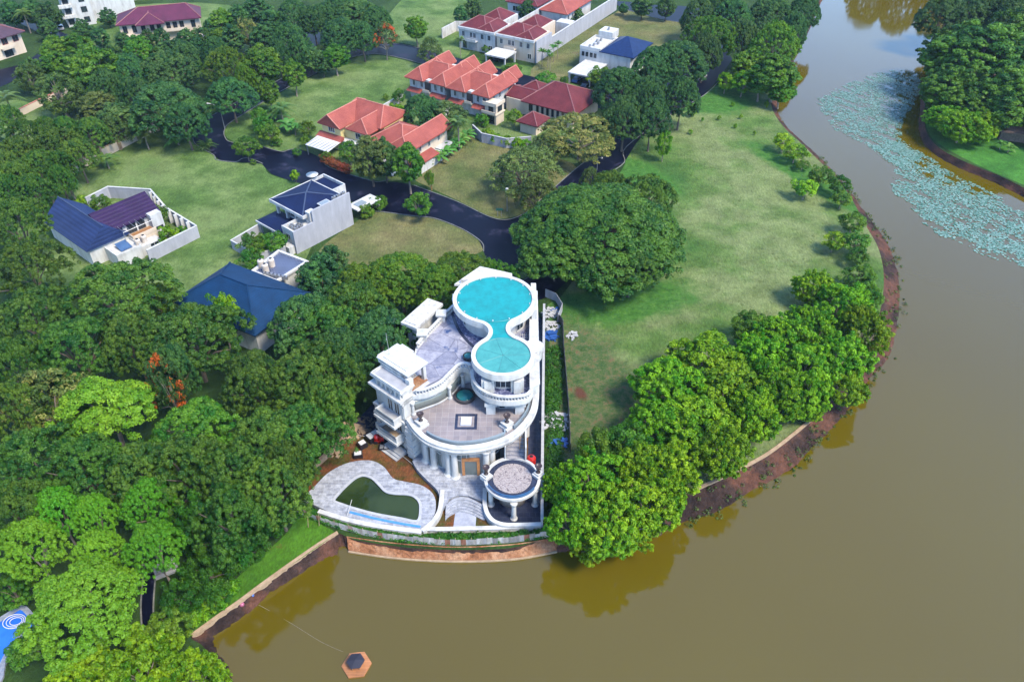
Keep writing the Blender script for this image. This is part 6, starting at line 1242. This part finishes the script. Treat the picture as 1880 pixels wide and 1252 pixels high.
redm = KIND['bush'][2][0][0].copy(); redm.materials[0] = LF['red']
for o in bpy.data.objects:
    if o.get('group') == 'red hedge bushes':
        for c in o.children:
            if c.name.startswith('crown'): c.data = redm
for k, (a, b) in enumerate(((895,243),(912,252),(930,256),(948,260),(965,262),(720,196),(735,199))):
    plant('bushlime', a, b, 11, 2.6, 'yellow green creeper bush on the blue grey garden wall' if k < 5 else 'clipped hedge bush behind the yellow house', 'creeper bushes on the wall' if k < 5 else 'hedge behind the yellow house', 'bush', zf=.7)
# street trees and garden trees round the orange houses
trees('ovalolive', 12, [(678,272,33,'tall olive green tree in front of the yellow and orange houses')]); trees('ovalblue', 11, [(704,272,26,'dark tree between the two tall trees in front of the orange house')]); trees('oval', 12, [(748,285,29,'tall rounded green tree in front of the orange house carport')])
trees('rainblue', 9, [(775,196,40,'dark bushy tree between the yellow house and the twin houses',10)]); trees('ovalolive', 9, [(815,200,40,'olive green bushy tree in front of the twin orange houses')]); plant('palm', 841, 226, 27, 9, 'large drooping palm below the twin orange houses')
trees('oval', 9, [(536,126,19,'street tree with tall trunk on the long lawn edge',10),(490,160,19,'street tree nearest the road bend on the long lawn edge'),(614,95,22,'street tree with forked trunk beside the upper road'),(764,44,19,'lone oval tree on the top lawn')], group='street trees on the lawn edge')
plant('flame', 706, 62, 26, 10, 'street tree with orange tints at the top bend of the road'); plant('airy', 790, 84, 28, 8, 'airy pale tree beside the bend of the upper road')
plant('oval', 476, 106, 40, 13, 'tall bright oval tree left of the side road')
trees('rainblue', 11, [(538,18,38),(574,30,32),(592,26,30),(620,12,40),(655,20,52),(625,55,48),(530,62,38),(548,84,24),(510,92,22),(690,30,30),(665,60,30)], 'dark flat crowned tree of the top wood between side road and lawn', 'flat crowned trees at the top'); plant('ovalblue', 566, 96, 27, 8, 'dark rounded tree between the side road and the curved road'); plant('ovalblue', 590, 108, 20, 7, 'small dark tree beside the curved road')
trees('ovalblue', 8, [(868,6,16,'bluish tree at the top edge beside the maroon roof'),(968,10,18,'bluish tree at the top edge between maroon and orange roofs'),(1060,24,14,'leafy tree inside the tall pale side wall',6),(1045,32,10,'small leafy tree inside the tall pale side wall',5),(1180,2,20,'bluish tree at the top edge beyond the top road'),(1225,4,18,'bluish tree at the top edge right of the pale wall end'),(845,20,14,'bluish tree left of the maroon roof',7),(1145,12,9,'small yellowish tree at the end of the side wall',4)], group='bluish trees at the top edge')
trees('papaya', 5.5, [(996,92,9),(1006,94,8),(1017,84,9),(1025,78,8),(1011,100,7)], 'slim papaya tree at the side wall of the cream row house', 'papaya trees', zf=.9)
# airy trees at the road, big dark tree
trees('airy', 9, [(962,298,74,'large airy olive tree overhanging the dry lawn',10),(985,345,45,'airy olive tree beside the lantern lamp post',9)], group='airy olive trees'); trees('goldflat', 9, [(1066,236,78,'big golden olive tree behind the maroon house',10),(1010,262,36,'yellowish airy tree in front of the golden olive tree',8)], group='golden olive trees'); plant('airy', 1085, 326, 26, 8, 'small yellowish airy tree beside the double headed lamp')
plant('giant', 1102, 405, 156, 14, 'giant dark umbrella tree at the road between mansion and meadow', 'dark trees by the meadow', zf=.72); trees('rain', 13, [(1020,452,52,'dark umbrella tree leaning over the wet road junction',10),(1188,352,62,'dark umbrella tree at the upper right of the giant one',12),(1120,340,42,'dark umbrella tree behind the giant one beside the road',11),(1160,480,70,'dark umbrella tree at the lower right of the giant one',10)], group='dark trees by the meadow')
# top right wood
trees('rainblue', 13, [(1248,102,58),(1200,112,46),(1192,168,42),(1253,168,38),(1198,205,38),(1140,152,52),(1148,205,46),(1296,86,34)], 'dark tree of the wood between the blue roofed house and the meadow', 'dark trees beside the blue roofed house')
trees('rainmid', 15, [(1305,58,48,'pale topped tall tree in the upper right wood'),(1425,70,52,'tall bright topped tree on the lake bank of the upper right wood',16)]); trees('rainblue', 13, [(1284,20,38),(1346,22,42),(1419,17,48),(1477,14,36),(1460,46,28),(1365,60,36),(1320,10,34)], 'bluish tree of the upper right wood at the top edge', 'bluish trees of the upper right wood')
trees('oval', 11, [(1428,125,44,'leafy tree on the lake bank below the tall bright topped one',12),(1378,108,32,'shaded leafy tree behind the two bright lawn trees'),(1436,162,24,'low leafy tree leaning over the water at the lake bank',7),(1400,140,28,'leafy tree at the lake bank left of the leaning one',9)], group='leafy trees at the lake bank')
trees('ovallime', 6, [(1334,142,16,'small bright tree with stout trunk at the top of the meadow',6),(1366,143,23,'bright green tree with twin trunks at the top of the meadow',7),(1221,252,15,'bright green slim tree at the meadow edge',8)], group='bright trees at the meadow top')
trees('bushlime', 1.2, [(1345,192,4),(1360,215,4),(1270,205,9,3),(1267,243,5),(1320,217,4),(1407,193,4,2),(1350,232,4),(1290,220,3),(1385,245,3)], 'sapling on the meadow', 'saplings on the meadow', 'sapling', zf=.5)
# small trees along the meadow shore
trees('round', 4.6, [(1440,254,21,'bright round tree topmost on the meadow shore'),(1462,274,22,'bright round tree second on the meadow shore'),(1480,340,23,'brightest round tree on the meadow shore'),(1534,436,22,'round bright tree on the meadow shore by the lake bend',4.5)], group='bright round shore trees')
trees('roundmid', 5.2, [(1509,316,25,'dark round tree on the shore right of the brightest one'),(1544,332,20,'dark round tree at the water right of another dark one'),(1547,360,18,'small dark tree at the water on the shore',4),(1567,400,24,'dark round tree at the lake bend'),(1574,436,25,'leafy tree right of the bright one at the lake bend'),(1578,464,22,'leafy low tree below the lake bend',4),(1475,300,14,'low bush on the shore',2.5)], group='dark round shore trees')
# bright trees along the lake
LL = 'bright green tree in the dense belt along the lake bank'
trees('lake', 9, [(1500,515,40,'bright tree with orange tints at the top of the lake belt',7),(1560,545,56,'bright tree at the lake bend top of the belt'),(1592,585,50,'bright tree at the rightmost bulge of the lake belt'),(1545,640,58,'bright tree leaning over the mud at the right of the belt'),(1490,740,26,'small bright tree between belt and pale retaining wall',5),(1558,700,38,'bright tree hanging over the end of the pale retaining wall',6)], group='bright lake belt trees')
trees('lake', 9, [(1440,605,60),(1490,585,50),(1480,660,60),(1300,645,76),(1235,690,70),(1345,700,80),(1282,762,78),(1385,742,58),(1328,806,56),(1440,702,54),(1490,702,44),(1410,685,50),(1400,640,56),(1210,760,56),(1228,845,56),(1190,905,66),(1085,865,68),(1120,935,72),(1052,935,48),(1222,890,42),(1180,840,60),(1085,985,40,5),(1160,965,40,5),(1030,880,34,7)], LL, 'bright lake belt trees')
trees('lakedark', 8.5, [(1150,800,50,'darker green tree at the upper left of the lake belt'),(1110,815,50,'darker green tree beside the scrub plot'),(1580,500,32,'darker small tree at the top right of the lake belt',5),(1592,530,30,'darker tree right at the lake bend',6),(1390,590,46,'shaded green tree at the back of the lake belt',7)], group='darker lake belt trees')
# far bank
trees('lush', 17, [(1800,105,98,'huge lush green tree leading the far bank wood',19),(1748,165,58,'lush tree leaning over the water on the far bank',13),(1855,180,75,'lush tree above the brown roofed hut',15),(1872,80,75,'lush tree at the right edge on the far bank',18),(1738,95,45,'lush tree at the water edge of the far bank',14),(1790,190,56,'lush low tree in front of the huge far bank tree',11)], group='lush far bank trees', zf=.55); trees('rainblue', 15, [(1860,22,60),(1735,18,46),(1790,8,55),(1915,140,60),(1925,60,60),(1945,220,50,9)], 'bluish dark tree on the far bank near the top right corner', 'bluish far bank trees')
trees('lake', 8, [(1772,218,44,'low bright tree on the far bank grass',8),(1740,205,34,'low bright tree at the tip of the far bank',7),(1810,215,34,'low green tree left of the brown roofed hut',8)], group='low far bank trees'); trees('banana', 3, [(1855,268,12,'leafy plant beside the brown roofed hut'),(1840,262,10,'smaller leafy plant beside the brown roofed hut')], group='plants by the hut', cat='plant', zf=.6)
rg = np.random.default_rng(77); FB = 'tall tree of the far wood closing the lake end'
for k in range(16):
    x = 128 + 11.5 * k + rg.uniform(-2, 2); y = 338 + rg.uniform(0, 16); V = KIND['rainblue'][2][k % 3]; t = thing('tree', FB, 'tree', (x, y, 0), 'trees at the far lake end')
    if k < 2: t.location.y += 40
    for nm, d_ in (('crown', V[0]), ('trunk', V[1])):
        o = bpy.data.objects.new(nm, d_); COL.objects.link(o); o.parent = t; o.scale = (1, 1, 1.55 + .3 * rg.random()); o.rotation_euler = (0, 0, k)
# low greenery strip inside the metal fence, weeds on the mud, lily pads (nobody could count them)
def inpoly(x, y, poly):
    c = False; j = len(poly) - 1
    for i in range(len(poly)):
        if (poly[i][1] > y) != (poly[j][1] > y) and x < (poly[j][0] - poly[i][0]) * (y - poly[i][1]) / (poly[j][1] - poly[i][1]) + poly[i][0]: c = not c
        j = i
    return c
def stuff(name, label, cat, cen, rad, cnt, size, mat, seed, **kw):
    rg = np.random.default_rng(seed); me = leaves_mesh(name, cen, rad, cnt, size, seed, rg.normal(.5, .2, len(cen)), mat, **kw); o = bpy.data.objects.new(name, me); COL.objects.link(o); return tag(o, label, cat, None, 'stuff')
cen = []; rnd = random.Random(3)
edge = resample(smooth([p[:2] for p in PP([(556,938),(590,952),(640,966),(700,980),(780,989),(870,990),(950,986),(1000,980)], 0)], 5), 150)
for p in edge: cen += [(p[0] + rnd.uniform(-.3, .3), p[1] + rnd.uniform(-.45, .45), rnd.uniform(0, .4)) for _ in range(3)]
stuff('undergrowth', 'green undergrowth between the white front wall and the metal fence', 'undergrowth', cen, [rnd.uniform(.3, .7) for _ in cen], [60] * len(cen), .25, LF['vine'], 1)
cen = []
for _ in range(260):
    t_ = rnd.random(); a = rnd.choice([0, 1]); p = P(1004 + 26 * rnd.random(), 640 + 250 * t_); cen.append((p[0], p[1], .15))
stuff('weeds', 'weeds overgrowing the debris strip beside the mansion wall', 'weeds', cen, [rnd.uniform(.3, .8) for _ in cen], [50] * len(cen), .28, LF['vine'], 2)
cen = []
for i in range(len(SHORE) - 1):
    a, b = topl[i], botl[i]; px = SHORE[i][1]
    if 20 <= i <= 34:
        for _ in range(14):
            t_ = rnd.choice([rnd.uniform(.1, 1.0), rnd.uniform(.9, 1.35)]); k = rnd.random(); a2, b2 = topl[i + 1], botl[i + 1]
            x = (a[0] + (b[0] - a[0]) * t_) * (1 - k) + (a2[0] + (b2[0] - a2[0]) * t_) * k; y = (a[1] + (b[1] - a[1]) * t_) * (1 - k) + (a2[1] + (b2[1] - a2[1]) * t_) * k
            cen.append((x, y, max(WZ, -.0 + WZ * t_) + .05))
stuff('bank_weeds', 'olive weeds growing on the mud bank and at the waterline', 'weeds', cen, [rnd.uniform(.15, .6) for _ in cen], [22] * len(cen), .25, LF['olive'], 4, low=0)
cen = []; fp = [(p[0], p[1]) for p in FIELD]; xs = [p[0] for p in fp]; ys = [p[1] for p in fp]
while len(cen) < 1100:
    x, y = rnd.uniform(min(xs), max(xs)), rnd.uniform(min(ys), max(ys))
    if inpoly(x, y, fp): cen.append((x, y, .03))
stuff('grass_tufts', 'short grass tufts scattered over the meadow', 'grass', cen, [rnd.uniform(.3, .9) for _ in cen], [14] * len(cen), .16, LF['olive'], 6, low=0, squash=.12, up=1.2)
polyA = [p[:2] for p in PP([(1498,188),(1540,165),(1600,140),(1655,130),(1692,150),(1680,185),(1655,225),(1652,262),(1700,295),(1640,300),(1590,262),(1530,235)], WZ)]
polyB = [p[:2] for p in PP([(1590,262),(1640,250),(1700,288),(1760,325),(1830,362),(1905,405),(1960,440),(1960,520),(1870,485),(1800,462),(1730,432),(1700,410),(1690,392),(1640,352),(1650,310)], WZ)]
V = []; Fc = []; tn = []; rnd = random.Random(9)
def nz(x, y): return math.sin(x * .55 + 1.3 * math.sin(y * .33)) * math.sin(y * .62 + 1.1 * math.sin(x * .41)) + .5 * math.sin(x * 1.7 + y * 1.1)
for poly, n_, th, rs in ((polyA, 34000, -.40, (.10, .25)), (polyB, 26000, -.40, (.12, .30))):
    xs = [p[0] for p in poly]; ys = [p[1] for p in poly]; cenx, ceny = sum(xs) / len(xs), sum(ys) / len(ys)
    big = [(cenx + (a - cenx) * 1.06, ceny + (b - ceny) * 1.06) for a, b in poly]; small = [(cenx + (a - cenx) * .88, ceny + (b - ceny) * .88) for a, b in poly]
    for _ in range(n_):
        x, y = rnd.uniform(min(xs), max(xs)), rnd.uniform(min(ys), max(ys))
        if not inpoly(x, y, big): continue
        e = 0 if inpoly(x, y, small) else (.45 if inpoly(x, y, poly) else 1.0)
        if nz(x, y) + rnd.uniform(-.8, .8) < th + e: continue
        r_ = rnd.uniform(*rs); n0 = len(V); a0 = rnd.uniform(0, 6.28); tl = rnd.uniform(-.06, .06); z = WZ + rnd.uniform(.02, .10)
        for k in range(7): q = a0 + 5.7 * k / 6; V.append((x + r_ * math.cos(q), y + r_ * math.sin(q) * rnd.uniform(.85, 1), z + tl * math.cos(q)))
        Fc.append(tuple(range(n0, n0 + 7))); tn.append(min(1, max(0, rnd.gauss(.5, .25))))
me = bpy.data.meshes.new('lily_pads'); me.from_pydata(V, [], Fc); at = me.attributes.new("tone", 'FLOAT', 'FACE'); at.data.foreach_set("value", tn); me.materials.append(MT['lily'])
o = bpy.data.objects.new('lily_pads', me); COL.objects.link(o); tag(o, 'broad raft of pale teal lily pads floating on the lake', 'lily pads', None, 'stuff')

# ------------------------------------------------------------------ the air: far houses and trees fade to pale blue
hz = MB().box(-700, 700, -120, 900, -6.5, 96)
hm = bpy.data.materials.new('haze_air'); hm.use_nodes = True; ht = hm.node_tree; ht.nodes.remove(ht.nodes["Principled BSDF"])
pv = ht.nodes.new("ShaderNodeVolumePrincipled"); pv.inputs["Color"].default_value = (.50, .68, 1.0, 1); pv.inputs["Density"].default_value = 0.00006; pv.inputs["Anisotropy"].default_value = 0.1
ht.links.new(pv.outputs[0], ht.nodes["Material Output"].inputs["Volume"])
tag(hz.build('haze', hm), 'thin pale blue haze over the whole neighbourhood', 'haze', None, 'stuff')
